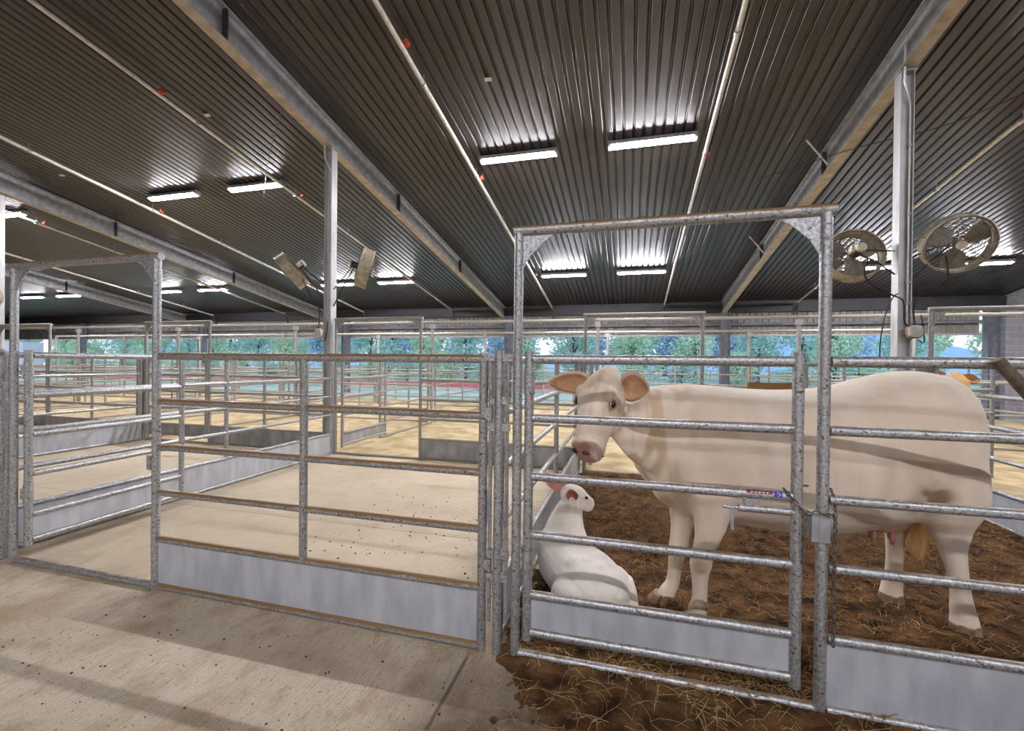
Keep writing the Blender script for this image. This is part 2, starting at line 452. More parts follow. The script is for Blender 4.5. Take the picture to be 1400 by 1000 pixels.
for x, w in ((1.17, 'between the two lamps and the right roof beam, above the cow'), (-2.81, 'by the left end of the middle pair of lamps'),
             (5.3, 'at the right edge of the picture above the round fans'), (-6.85, 'left of the beam over the empty pen'),
             (-10.87, 'by the left end of the lamps on the left'), (-14.85, 'seen above the open left gateway'), (-18.9, 'farthest to the left under the roof')):
    place('cpipe', make_cpipe, (x, 6.2, zd(6.2) - .14), 0, 'thin pale ceiling pipe ' + w, 'pipe', 'pipes hung under the roof deck')

def make_lamp():
    t = thing('ceiling_lamp')
    L_ = 1.34
    bm = NB()
    prism(bm, [(-.082, -.012), (-.066, -.012), (-.066, .0), (.066, .0), (.066, -.012), (.082, -.012), (.065, .06), (-.065, .06)], -L_/2, L_/2, 'x')
    mesh_obj('housing', bm, HOUSING, t, 0)
    bm = NB()
    n = 8; poly = [(.064 * math.cos(PI + PI * i / n), -.0 + .046 * math.sin(PI + PI * i / n)) for i in range(n + 1)]
    prism(bm, poly, -L_/2 + .03, L_/2 - .03, 'x')
    mesh_obj('diffuser', bm, LAMP, t, 60)
    for s in (-1, 1):
        bm = NB(); box(bm, (s * L_/2 - .02, -.07, -.03), (s * L_/2 + .02, .07, .06)); mesh_obj('end_cap', bm, HOUSING, t, 0)
    return t
LROW = {'near': 7.48, 'far': 13.2, 'behind': -4.4, 'back': -15.0}
BAYC = {'middle': -.81, 'left': -8.68, 'right': 7.25, 'far left': -16.45, 'leftmost': -24.2}
def lamp_at(x, y, label):
    place('lamp', make_lamp, (x, y, zd(y) - .085), 0, label, 'lamp', 'long ceiling lamps')
    o = C.objects[-1]
bayname = {'middle': 'over the cow pen', 'left': 'over the left-hand pens', 'right': 'behind the right fans', 'far left': 'past the left gateway', 'leftmost': 'farthest to the left'}
for r in ('near', 'far'):
    for b, c in BAYC.items():
        if r == 'near' and b in ('leftmost', 'right'):
            if b == 'right': pass
            else: continue
        for s, sn in ((-1, 'left'), (1, 'right')):
            lamp = place('lamp', make_lamp, (c + s * 1.12, LROW[r] + (.35 if (b == 'right' and r == 'far') else 0), zd(LROW[r] + (.35 if (b == 'right' and r == 'far') else 0)) - .08), 0,
                  'lit strip lamp, %s one of the pair %s, %s row' % (sn, bayname[b], 'nearer' if r == 'near' else 'farther'), 'lamp', 'long strip lamps under the roof deck')
            lamp.rotation_euler = (math.atan(-.166), 0, 0)
for r, bays in (('behind', ('middle', 'right')), ('back', ('left', 'middle', 'right'))):
    for b in bays:
        c = BAYC[b]
        for sx in ((-1, 1, 3.1) if r == 'behind' else (-1, 1)):  # third lamp per bay is added to strengthen the rail shadows on the cow
            lamp = place('lamp', make_lamp, (c + sx * 1.12, LROW[r], zd(LROW[r]) - .08), 0,
                  'lit white strip lamp out of view behind the camera', 'lamp', 'strip lamps behind the camera')
            lamp.rotation_euler = (math.atan(-.166) * (1 if LROW[r] > RIDGE else -1), 0, 0)

# small pale tags on the deck
for (x, y, w) in ((-1.95, 5.85, 'above the left lamp of the middle pair'), (1.62, 5.4, 'right of the pipe near the right beam'), (-6.7, 5.65, 'left of the beam over the empty pen'), (-11.6, 6.5, 'at the left near the pipe')):
    bm = NB(); box(bm, (-.05, -.03, -.012), (.05, .03, 0))
    o = mesh_obj('deck_tag', bm, TAGM, None, 0); o.location = (x, y, zd(y) - .001); o.rotation_euler = (math.atan(-.166), 0, .1)
    tag(o, 'small pale tag stuck to the roof deck ' + w, 'tag', 'pale tags on the roof deck')

# ------------------------------------------------------------------ fence building blocks (local x along the fence, z up)
RZ = (.332, .64, .94, 1.24, 1.54)
def p_rail(t, a, b, r, mat, name='rail', n=12):
    bm = NB(); pipe(bm, a, b, r, n); return mesh_obj(name, bm, mat, t)

def make_panel(L, mat=GALV, sheet=SHEET, start=False, mids=(.5,), n=12, kick=True):
    t = thing('fence_panel')
    for z in RZ:
        p_rail(t, (0.024, 0, z), (L, 0, z), .024 if z > 1.5 else .0215, mat, 'rail', n)
    p_rail(t, (0.024, 0, .022), (L, 0, .022), .0215, mat, 'bottom_rail', n)
    for u in ([0.0] if start else []) + [1.0]:
        p_rail(t, (L * u, 0, 0), (L * u, 0, 1.57), .0245, mat, 'upright', n)
    for u in mids:
        p_rail(t, (L * u, 0, RZ[0]), (L * u, 0, 1.54), .0235, mat, 'upright', n)
    if kick:
        bm = NB(); box(bm, (.02, -.003, .03), (L - .01, .003, RZ[0])); mesh_obj('kick_plate', bm, sheet, t, 0)
    return t

def make_frame(w, mat=GALV, n=12, sill=True):
    t = thing('pipe_gateway')
    H = 2.2
    for x in (0, w):
        p_rail(t, (x, 0, 0), (x, 0, H), .0245, mat, 'upright', n)
    p_rail(t, (-.025, 0, H), (w + .035, 0, H), .027, GALVD if mat is GALV else mat, 'header', n)
    if sill: p_rail(t, (.02, 0, .022), (w - .02, 0, .022), .0215, mat, 'sill', n)
    for s, x in ((1, .02), (-1, w - .02)):
        bm = NB(); q = .17
        poly = [(x, H - .02), (x + s * q, H - .02), (x + s * q * .62, H - .02 - q * .26), (x + s * q * .25, H - .02 - q * .62), (x, H - .02 - q * 1.05)]
        if s < 0: poly = poly[::-1]
        prism(bm, poly, -.004, .004, 'y'); mesh_obj('gusset', bm, mat, t, 0)
    return t

def make_gate(w, mat=GALV, sheet=SHEET, n=12, latch=False):
    t = thing('walk_gate')
    for x in (0, w):
        bm = NB(); pipe(bm, (x, 0, .10), (x, 0, 1.575), .0245, n); pipe(bm, (x, 0, 1.573), (x, 0, 1.58), .026, n); mesh_obj('stile', bm, mat, t)
    for z in (.14,) + RZ:
        p_rail(t, (.02, 0, z), (w - .02, 0, z), .024 if z > 1.5 else .0225, mat, 'rail', n)
    bm = NB(); box(bm, (.02, -.003, .14), (w - .02, .003, RZ[0])); mesh_obj('kick_plate', bm, sheet, t, 0)
    for z in (1.37, .44):
        bm = NB(); pipe(bm, (0, 0, z), (0, 0, z + .12), .0285, n); pipe(bm, (0, 0, z - .008), (0, 0, z + .004), .031, n)
        box(bm, (-.045, -.004, z + .02), (-.02, .004, z + .10)); mesh_obj('hinge', bm, mat, t)
    if latch:
        z = .873
        bm = NB(); pipe(bm, (w - .235, -.004, z), (w - .01, -.004, z), .017, n); box(bm, (w - .215, -.012, z + .01), (w - .15, .012, .93)); tube(bm, [(w - .30, -.01, z + .004), (w - .27, -.01, z), (w - .235, -.006, z)], .008, 8)
        lt = mesh_obj('latch_tube', bm, mat, t)
        bm = NB(); pipe(bm, (w, -.004, z), (w + .075, -.004, z), .0105, 10); mesh_obj('bolt', bm, CHAINM, lt)
        bm = NB(); pipe(bm, (w - .262, -.01, z), (w - .262, -.012, z - .10), .0075, 8); mesh_obj('bolt_handle', bm, STEEL, lt)
        # sticker wrapped on the third rail: dark red strip with pale letter strokes, blue square with a white curl
        r = .0232
        def wrap(x0, x1, a0, a1, rr, nn=6):
            b = NB(); rows = []
            for i in range(nn + 1):
                a = a0 + (a1 - a0) * i / nn
                rows.append([b.verts.new((xx, -rr * math.cos(a), .94 + rr * math.sin(a))) for xx in (x0, x1)])
            for i in range(nn): b.faces.new((rows[i][0], rows[i][1], rows[i + 1][1], rows[i + 1][0]))
            return b
        st = mesh_obj('sticker', wrap(w - .205, w - .10, .35, 1.15, r), REDST, t)
        for k in range(5):
            xx = w - .188 + k * .016
            bb = wrap(xx, xx + .004, .42, .72, r + .0004, 2)
            b2 = wrap(xx, xx + .011, .62, .72, r + .0005, 1)
            me = bpy.data.meshes.new('tmp'); b2.to_mesh(me); bb.from_mesh(me); b2.free(); bpy.data.meshes.remove(me)
            mesh_obj('letter_stroke', bb, WHITEST, st)
        s2 = mesh_obj('sticker', wrap(w - .095, w - .062, -.1, 1.0, r), BLUEST, t)
        bb = NB(); pts = [(w - .0785 + .008 * math.cos(a), -(r + .001) * math.cos(.45 + .3 * math.sin(a)), .94 + r * math.sin(.45 + .3 * math.sin(a))) for a in [-2.2 + 4.4 * i / 10 for i in range(11)]]
        tube(bb, pts, .0014, 6); mesh_obj('white_curl', bb, WHITEST, s2)
    return t

def make_post(mat=GALV, n=12, h=1.585):
    t = thing('hinge_post')
    bm = NB(); pipe(bm, (0, 0, 0), (0, 0, h), .0245, n); mesh_obj('shaft', bm, mat, t)
    for s in (-1, 1):
        for z in (1.325, 1.185, .52, .40):
            bm = NB(); box(bm, (min(s * .02, s * .058), -.018, z - .02), (max(s * .02, s * .058), .018, z + .02)); mesh_obj('lug', bm, mat, t, 0)
        bm = NB(); tube(bm, [(s * .05, -.012, .87), (s * .05, -.018, .69), (s * .036, -.02, .665), (s * .03, -.02, .70)], .0055, 6); mesh_obj('drop_pin', bm, STEEL, t)
        bm = NB(); pipe(bm, (s * .045, 0, .16), (s * .045, 0, 1.56), .011, 8); tube(bm, [(s * .045, -.012, 1.56), (s * .05, -.015, 1.42), (s * .036, -.03, 1.38), (s * .055, -.015, 1.32)], .008, 6)
        mesh_obj('hinge_rod', bm, GALVF, t)
        bm = NB(); box(bm, (s * .045 - .025, -.02, 1.53), (s * .045 + .025, .02, 1.565)); mesh_obj('cap_lug', bm, mat, t, 0)
    return t

def make_tall(h=2.53, n=10):
    t = thing('tall_post')
    bm = NB(); pipe(bm, (0, 0, 0), (0, 0, h), .04, n); mesh_obj('shaft', bm, GALVF, t)
    bm = NB(); box(bm, (-.06, -.05, h - .16), (.06, .05, h - .04)); mesh_obj('bracket', bm, GALVF, t, 0)
    return t

# ---- front row
FY = 2.2
place('post', make_post, (-.654, FY, 0), 0, 'hinge post with lugs between the empty pen panel and the cow gate frame', 'post', 'hinge posts')
place('post', None, (-4.56, FY, 0), 0, 'hinge post at the left edge of the picture beside the open gate', 'post', 'hinge posts')
place('frame', lambda: make_frame(1.40), (-4.42, FY, 0), 0, 'tall pipe gate frame at left with its walk gate swung open', 'gateway', 'tall pipe gateways')
t = make_frame(1.378); t.location = (-.555, FY, 0)
tag(t, 'tall rust-topped pipe gate frame standing over the cow gate in front', 'gateway', 'tall pipe gateways')
frame_front = t
tbm = NB(); box(tbm, (1.378 - .05, -.03, .76), (1.378 - .022, .03, .885)); box(tbm, (1.378 - .022, -.032, .76), (1.378 + .02, -.024, .885)); mesh_obj('latch_keeper', tbm, STEEL, t, 0)
t = make_panel(2.27, GALVD, SHEET, mids=(.506,)); t.location = (-3.01, FY, 0)
tag(t, 'front fence panel of the empty concrete pen, brown dust on its five rails', 'fence panel', 'front fence panels')
bm = NB(); box(bm, (-.055, -.028, .79), (-.02, .028, .885)); mesh_obj('latch_keeper', bm, GALV, t, 0)
for z in (1.255, .46):
    bm = NB(); box(bm, (2.27 + .015, -.02, z - .03), (2.27 + .05, .02, z + .03)); mesh_obj('hinge_tab', bm, GALV, t, 0)
t = make_panel(2.5, GALV, SHEET, mids=(.5,)); t.location = (.823, FY, 0)
tag(t, 'front fence panel before the big cow at the right edge of the picture', 'fence panel', 'front fence panels')
t = make_gate(1.217, GALV, SHEET, latch=True); t.location = (-.493, FY, 0)
tag(t, 'closed pipe walk gate in front of the calf and the cow\'s head', 'gate', 'pipe walk gates')
gate_front = t
place('gate', lambda: make_gate(1.2), (-4.375, FY + .06, 0), math.radians(91.5), 'open pipe walk gate swung back into the empty pen at left', 'gate', 'pipe walk gates')

# diagonal brace at right edge
t = thing('brace_pipe', (1.385, FY - .06, 0), 0, 'dark brown diagonal brace pipe crossing the top rail at the right edge', 'pipe')
bm = NB(); pipe(bm, (0, 0, 1.555), (.60, 0, .745), .022, 12); mesh_obj('pipe', bm, surf('brown_pipe', (.10, .075, .05), (.22, .17, .12), 20, .6, .2), t)
bm = NB(); pipe(bm, (.60, 0, 0), (.60, 0, .74), .02, 10); mesh_obj('foot', bm, GALV, t)

# ---- partitions between the stalls, front to second row
def part_builder(): return make_panel(3.86, GALV, SHEET, start=True, mids=(.5,), n=10)
for x, w in ((-.675, 'between the empty concrete pen and the cow pen'), (-4.69, 'on the left side of the empty concrete pen'), (-8.83, 'beyond the left-hand pen, farthest left'), (3.43, 'on the right side of the cow pen behind the rump')):
    place('partition', part_builder, (x, 2.3 if x != 3.43 else 2.3, 0), PI / 2, 'galvanized partition fence ' + w, 'fence panel', 'partition fences between the stalls')

# ---- second row
SY = 6.2
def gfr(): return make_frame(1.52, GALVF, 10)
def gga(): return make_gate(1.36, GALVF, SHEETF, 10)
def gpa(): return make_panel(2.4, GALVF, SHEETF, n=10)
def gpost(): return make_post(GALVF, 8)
RK = {-3: -12.98, -2: -8.86, -1: -4.72, 0: -.68, 1: 3.31}
wh = {-3: 'at the left edge of the picture', -2: 'behind the left-hand pen', -1: 'behind the empty concrete pen', 0: 'behind the big cow', 1: 'at the right behind the cow\'s rump'}
for k, x in RK.items():
    if k not in (-1, -3):
        place('post2', gpost, (x, SY, 0), 0, 'hinge post in the second fence row ' + wh[k], 'post', 'hinge posts of the second row')
    place('frame2', gfr, (x + .085, SY, 0), 0, 'tall gate frame in the second fence row ' + wh[k], 'gateway', 'tall pipe gateways of the second row')
    ang = {-3: 0, -2: 0, -1: 91, 0: 91, 1: 38}[k]
    place('gate2', gga, (x + .17, SY + (.06 if ang else 0), 0), math.radians(ang), ('open' if ang else 'closed') + ' walk gate of the second fence row ' + wh[k], 'gate', 'walk gates of the second row')
    if k < 1:
        place('panel2', gpa, (x + 1.605, SY, 0), 0, 'fence panel of the second row ' + wh[k], 'fence panel', 'fence panels of the second row')

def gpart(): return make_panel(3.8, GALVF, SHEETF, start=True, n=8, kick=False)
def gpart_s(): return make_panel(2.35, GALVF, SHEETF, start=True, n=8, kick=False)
P2 = [(-17.2, 'fifth'), (-13.05, 'fourth'), (-8.9, 'third'), (-.69, 'second'), (3.36, 'first')]
for x, w in P2:
    place('part2', gpart, (x, 6.34, 0), PI / 2, 'weathered pipe partition running back from the second fence row, %s from the right' % w, 'fence panel', 'partitions of the straw pens')
place('part2s', gpart_s, (-4.77, 7.75, 0), PI / 2, 'short pipe partition in the straw behind the open frame of the empty pen', 'fence panel', 'partitions of the straw pens')

# ---- third and fourth rows with high header rails
TY, QY = 10.22, 14.2
AX = [-21.6, -17.42, -13.17, -8.94, -4.82, -.7, 3.36, 7.4]
BX = [-25.6, -21.35, -17.14, -13.0, -8.83, -4.74, -.67, 3.38, 7.4]
ordn = ['first', 'second', 'third', 'fourth', 'fifth', 'sixth', 'seventh', 'eighth', 'ninth', 'tenth', 'eleventh']
def head(L):
    t = thing('header_rail'); p_rail(t, (0, 0, 2.53), (L, 0, 2.53), .036, GALVF, 'pipe', 8)
    bm = NB(); pipe(bm, (-.03, 0, 2.53), (.03, 0, 2.53), .05, 8); mesh_obj('coupling', bm, GALVF, t)
    return t
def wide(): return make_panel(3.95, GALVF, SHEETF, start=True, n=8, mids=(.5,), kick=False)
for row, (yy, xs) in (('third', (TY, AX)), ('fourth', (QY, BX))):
    for i, x in enumerate(xs):
        place('tall', make_tall, (x, yy, 0), 0, 'tall pipe post of the %s fence row carrying the high rail, %s from the left' % (row, ordn[i]), 'post', 'tall posts of the %s row' % row)
        if i + 1 < len(xs):
            place('head%.2f' % (xs[i + 1] - x), lambda d=xs[i + 1] - x: head(d), (x, yy, 0), 0, 'high header pipe of the %s fence row, %s span from the left' % (row, ordn[i]), 'rail', 'high header pipes of the %s row' % row)
            if row == 'fourth' or x < -8.5 or x > 3:
                place('wide', wide, (x + .06, yy, 0), 0, 'five-rail pipe fence of the %s fence row, %s span from the left' % (row, ordn[i]), 'fence panel', 'pipe fences of the %s row' % row)
for i, x in enumerate((-21.5, -17.25, -13.1, -8.87, -4.77, -.69, 3.37, 7.4)):
    place('part2', gpart, (x, 10.32, 0), PI / 2, 'weathered pipe partition between the third and fourth fence rows, %s from the left' % ordn[i], 'fence panel', 'partitions of the far pens')
# thin fence along the eave
def eavef():
    t = thing('eave_fence')
    for z in (.45, .75, 1.03, 1.33): p_rail(t, (0, 0, z), (7.1, 0, z), .016, GALVF, 'rail', 6)
    for k in range(4): p_rail(t, (.05 + 2.3 * k, 0, 0), (.05 + 2.3 * k, 0, 1.36), .022, GALVF, 'upright', 6)
    return t
for i, x in enumerate((-27.3, -19.4, -11.5, -4.3, 3.3)):
    place('eavef', eavef, (x, 16.0, 0), 0, 'thin-railed pipe fence along the far eave, %s bay from the left' % ordn[i], 'fence panel', 'thin fences along the eave')
# brown board on the fence behind the cow
t = thing('wooden_board', (1.45, 6.12, 0), 0, 'brown wooden board fixed to the fence behind the cow\'s back', 'board')
bm = NB(); box(bm, (0, -.03, 1.20), (.5, .02, 1.31)); mesh_obj('plank', bm, WOOD, t, 0)
bm = NB(); box(bm, (.1, .0, 0), (.16, .03, 1.25)); mesh_obj('stake', bm, WOOD, t, 0)

# ------------------------------------------------------------------ chain on the gate
def link(bm, c, d, roll, L=.030, W=.019, r=.0033):
    d, u, w = frame_of(d)
    u2 = u * math.cos(roll) + w * math.sin(roll)
    pts = []
    hl, hw = L / 2 - W / 2, W / 2 - r
    for i in range(12):
        a = 2 * PI * i / 12
        s = hl if math.cos(a) > 0.01 else (-hl if math.cos(a) < -.01 else 0)
        pts.append(V(c) + d * (s + hw * math.cos(a)) + u2 * hw * math.sin(a))
    tube(bm, pts, r, 6, closed=True)
def chain(t, pts, pitch=.0245):
    pts = [V(p) for p in pts]
    acc = []; 
    for a, b in zip(pts, pts[1:]):
        n = max(1, int((b - a).length / .003))
        acc += [a.lerp(b, i / n) for i in range(n)]
    acc.append(pts[-1])
    dist = 0; nxt = pitch / 2; k = 0
    for a, b in zip(acc, acc[1:]):
        dist += (b - a).length
        if dist >= nxt:
            bm = NB(); link(bm, a, b - a, (k % 2) * PI / 2 + .5)
            o = mesh_obj('link', bm, CHAINM, t); k += 1; nxt += pitch
t = thing('gate_chain', (.724, FY - .03, .6), 0, 'dark steel chain wrapped round the cow gate and its frame post, ends hanging', 'chain')
Lp = t.location
def lc(*p): return V(p) - V(Lp)
gx, fx = .724, .823
chain(t, [lc(gx - .05, FY + .01, .975), lc(gx - .04, FY - .03, .955), lc(gx - .01, FY - .045, .92), lc(gx + .015, FY - .045, .885), lc(gx + .018, FY - .048, .87), lc(gx + .014, FY - .045, .845), lc(gx + .012, FY - .045, .655)])
chain(t, [lc(gx + .03, FY - .036, .876), lc(gx + .06, FY - .04, .89), lc(fx, FY - .047, .885), lc(fx + .03, FY - .04, .88), lc(fx + .035, FY - .04, .86), lc(fx + .03, FY - .045, .33)])
chain(t, [lc(gx + .035, FY + .035, .985), lc(fx - .03, FY + .035, .985)])
chain(t, [lc(fx + .035, FY + .01, .985), lc(fx + .04, FY - .01, .95), lc(fx + .036, FY - .04, .88)])
t.location = Lp

# ------------------------------------------------------------------ fans
def make_fan():
    t = thing('cage_fan')
    Rf, D = .31, .16
    bm = NB(); n = 40
    # rolled drum with a lip
    prof = [(Rf + .012, D/2), (Rf, D/2), (Rf, D/2 - .01), (Rf - .002, 0), (Rf, -D/2 + .01), (Rf, -D/2), (Rf + .012, -D/2), (Rf + .006, -D/2 + .01), (Rf + .006, D/2 - .01)]
    rings = [[bm.verts.new((r * math.cos(2*PI*i/n), r * math.sin(2*PI*i/n), z)) for i in range(n)] for r, z in prof]
    for a in range(len(prof)):
        A, B = rings[a], rings[(a + 1) % len(prof)]
        for i in range(n): bm.faces.new((A[i], A[(i+1) % n], B[(i+1) % n], B[i]))
    bmesh.ops.recalc_face_normals(bm, faces=bm.faces[:])
    # open drum: only hoops and slats remain so the blades can be seen
    bmesh.ops.delete(bm, geom=bm.verts[:], context='VERTS')
    for z in (-D/2, D/2): tube(bm, [(Rf * math.cos(2*PI*i/n), Rf * math.sin(2*PI*i/n), z) for i in range(n)], .011, 6, closed=True)
    prism_pts = n
    for i in range(n):
        a0, a1 = 2*PI*i/n, 2*PI*(i+1)/n
        vs = [bm.verts.new((r * math.cos(a), r * math.sin(a), z)) for r, a, z in ((Rf, a0, -.07), (Rf, a1, -.07), (Rf, a1, .07), (Rf, a0, .07), (Rf - .004, a0, -.07), (Rf - .004, a1, -.07), (Rf - .004, a1, .07), (Rf - .004, a0, .07))]
        bm.faces.new(vs[:4]); bm.faces.new(vs[4:][::-1])
    for i in range(24):
        a = 2*PI*i/24; pipe(bm, (Rf*math.cos(a), Rf*math.sin(a), -D/2), (Rf*math.cos(a), Rf*math.sin(a), D/2), .0035, 5)
    mesh_obj('shroud', bm, SHROUD, t)
    for z, nm in ((D/2, 'front_guard'), (-D/2, 'rear_guard')):
        bm = NB()
        for k in range(1, 13):
            r = Rf * k / 12.5; dz = (.035 if z > 0 else -.03) * (1 - (k / 12.5) ** 2)
            tube(bm, [(r * math.cos(2*PI*i/28), r * math.sin(2*PI*i/28), z + dz) for i in range(28)], .0025, 4, closed=True)
        for i in range(10):
            a = 2*PI*i/10
            tube(bm, [(.05 * math.cos(a), .05 * math.sin(a), z + (.035 if z > 0 else -.03)), (Rf*.55 * math.cos(a), Rf*.55 * math.sin(a), z + (.025 if z > 0 else -.02)), (Rf * math.cos(a), Rf * math.sin(a), z)], .0032, 5)
        mesh_obj(nm, bm, RUSTY, t)
    bm = NB(); pipe(bm, (0, 0, D/2 + .02), (0, 0, D/2 + .042), .05, 16); mesh_obj('badge', bm, CREAM, t)
    hub = NB(); pipe(hub, (0, 0, -.04), (0, 0, .05), .05, 14); mesh_obj('hub', hub, BLADE, t)
    for k in range(3):
        a = 2*PI*k/3 + .5
        bm = NB(); rows = []
        for i in range(7):
            r = .05 + (.235) * i / 6; w = .05 + .055 * math.sin(PI * min(1, i / 5) * .6); tw = .75 - .3 * i / 6
            for s in (0,):
                row = []
                for q in (-1, -.3, .4, 1):
                    ang = a + q * w / max(r, .14)
                    row.append((r * math.cos(ang), r * math.sin(ang), q * w * math.tan(tw) * .5 + .01 * (1 - q*q)))
                rows.append(row)
        top = [[bm.verts.new(p) for p in row] for row in rows]
        bot = [[bm.verts.new((p[0], p[1], p[2] - .004)) for p in row] for row in rows]
        for i in range(6):
            for j in range(3):
                bm.faces.new((top[i][j], top[i][j+1], top[i+1][j+1], top[i+1][j])); bm.faces.new((bot[i][j], bot[i+1][j], bot[i+1][j+1], bot[i][j+1]))
        mesh_obj('blade', bm, BLADE, t)
    bm = NB(); pipe(bm, (0, 0, -.075), (0, 0, -.22), .056, 18); mt = mesh_obj('motor', bm, BLACKM, t)
    bm = NB(); pipe(bm, (0, 0, -.215), (0, 0, -.255), .058, 18, .05); mesh_obj('motor_cap', bm, CREAM, mt)
    bm = NB(); box(bm, (.05, -.03, -.20), (.085, .03, -.12)); mesh_obj('terminal_box', bm, CREAM, mt, 0)
    return t
FANS = []
def fan_at(c, d, col, label):
    o = place('fan', make_fan, c, 0, label, 'fan', 'cage fans on the columns')
    q = V(d).normalized().to_track_quat('Z', 'Y')
    o.rotation_mode = 'QUATERNION'; o.rotation_quaternion = q
    FANS.append((o, c, d, col, q)); return o
def fan_arm(o, c, d, col, q):
    Mi = (Matrix.Translation(V(c)) @ q.to_matrix().to_4x4()).inverted()
    mc = V(c) - V(d).normalized() * .17
    b1 = V((col[0], col[1], col[2])); b2 = b1 + V((0, 0, -.28))
    bm = NB()
    tube(bm, [Mi @ mc, Mi @ b1], .009, 8); tube(bm, [Mi @ (mc + V((0, 0, -.05))), Mi @ mc.lerp(b2, .5), Mi @ b2], .010, 8)
    bb = Mi @ b1
    mesh_obj('mount_arm', bm, DARKM, o)
    return o
fan_at((-5.47, 6.15, 3.02), (-.64, -.36, -.60), (-4.83, 6.2, 2.75), 'edge-on cage fan on the left side of the column behind the empty pen')
fan_at((-4.08, 6.15, 3.0), (.74, .50, -.24), (-4.69, 6.2, 2.7), 'edge-on cage fan on the right side of the column behind the empty pen')
fan_at((2.64, 6.3, 2.88), (.02, .93, -.22), (3.03, 6.2, 2.9), 'cage fan seen from its motor side, left of the right column')
fan_at((3.57, 6.1, 2.93), (-.17, -.9, -.39), (3.17, 6.2, 2.8), 'large round cage fan facing front, right of the right column')
fan_at((-12.72, 5.8, 2.75), (.6, -.5, -.35), (-12.95, 6.13, 2.75), 'cage fan cut off by the left edge of the picture')

for a in FANS: fan_arm(*a)
# outlet boxes and cables on the columns
def make_obox():
    t = thing('outlet_box')
    bm = NB(); n = 20
    def ring(r, y): return [(( abs(math.cos(a)) ** .5 * math.copysign(1, math.cos(a))) * r, y, (abs(math.sin(a)) ** .5 * math.copysign(1, math.sin(a))) * r) for a in [2*PI*i/n for i in range(n)]]
    rs = [[bm.verts.new(p) for p in ring(r, y)] for r, y in ((.062, 0), (.07, -.03), (.07, -.08), (.062, -.10), (.04, -.105))]
    for A, B in zip(rs, rs[1:]):
        for i in range(n): bm.faces.new((A[i], A[(i+1) % n], B[(i+1) % n], B[i]))
    bm.faces.new(rs[0][::-1]); bm.faces.new(rs[-1]); bmesh.ops.recalc_face_normals(bm, faces=bm.faces[:])
    mesh_obj('body', bm, surf('box_grey', (.45, .42, .38), (.60, .57, .53), 15, .5, speck=(.4, .25, .1), speck_scale=20, speck_size=.25), t)
    bm = NB(); tube(bm, [V(p) for p in ring(.069, -.05)], .012, 6, closed=True); mesh_obj('rusty_rim', bm, surf('rust_brown', (.36, .2, .07), (.5, .32, .14), 20, .8), t)
    bm = NB(); tube(bm, [(.03, -.06, -.09), (.06, -.08, -.13), (.1, -.05, -.12), (.11, 0, .05), (.1, .02, .2)], .007, 6); mesh_obj('lead', bm, RUBBER, t)
    return t
place('obox', make_obox, (3.165, 6.12, 1.93), 0, 'rusty-rimmed outlet box on the right column', 'outlet box', 'outlet boxes')
place('obox', None, (-4.855, 6.12, 1.97), 0, 'rusty-rimmed outlet box on the column behind the empty pen', 'outlet box', 'outlet boxes')
def cable(label, pts, r=.009, mat=RUBBER, name='cable'):
    # Catmull-Rom through the points
    P = [V(p) for p in pts]; out = []
    for i in range(len(P) - 1):
        p0, p1, p2, p3 = P[max(i-1, 0)], P[i], P[i+1], P[min(i+2, len(P)-1)]
        for k in range(6):
            u = k / 6
            out.append(.5 * ((2*p1) + (p2-p0)*u + (2*p0-5*p1+4*p2-p3)*u*u + (3*p1-p0-3*p2+p3)*u**3))
    out.append(P[-1])
    base = out[-1].copy()
    bm = NB(); tube(bm, [p - base for p in out], r, 6)
    o = mesh_obj(name, bm, mat); o.location = base
    tag(o, label, 'cable'); return o
cable('black power cable drooping from the left fan to the right column', [(2.68, 6.02, 2.8), (2.66, 6.05, 2.6), (2.78, 6.06, 2.45), (2.97, 6.08, 2.35), (3.06, 6.08, 2.28), (3.07, 6.07, 2.05), (3.12, 6.06, 1.98)])
cable('black power cable drooping from the large round fan to the right column', [(3.52, 6.2, 2.85), (3.5, 6.12, 2.55), (3.38, 6.1, 2.42), (3.22, 6.09, 2.36), (3.16, 6.08, 2.2), (3.17, 6.07, 2.0)])
cable('thin black cable hanging down left of the right column', [(3.03, 6.13, 2.38), (2.96, 6.10, 2.32), (2.88, 6.08, 2.1), (2.84, 6.08, 1.8), (2.85, 6.1, 1.5)], .007)
cable('black power cable tied down the column behind the empty pen', [(-5.25, 6.1, 2.95), (-5.05, 6.08, 2.6), (-4.88, 6.07, 2.45), (-4.86, 6.07, 2.2), (-4.88, 6.07, 2.05)])
cable('thin wire strung across the ceiling on the left', [(-4.86, 5.25, zb(5.25) - .02), (-6.85, 7.0, zb(7) + .22), (-9.9, 10.0, zb(10.0) + .2), (-12.74, 13.2, zb(13.2) - .02)], .006)
cable('thin wire strung from the right column towards the right edge', [(2.1, 8.4, zb(8.4) + .1), (3.1, 7.6, zb(7.6) - .02), (4.2, 7.2, zb(7.2) - .01), (5.3, 6.6, zb(6.6) + .22)], .006)

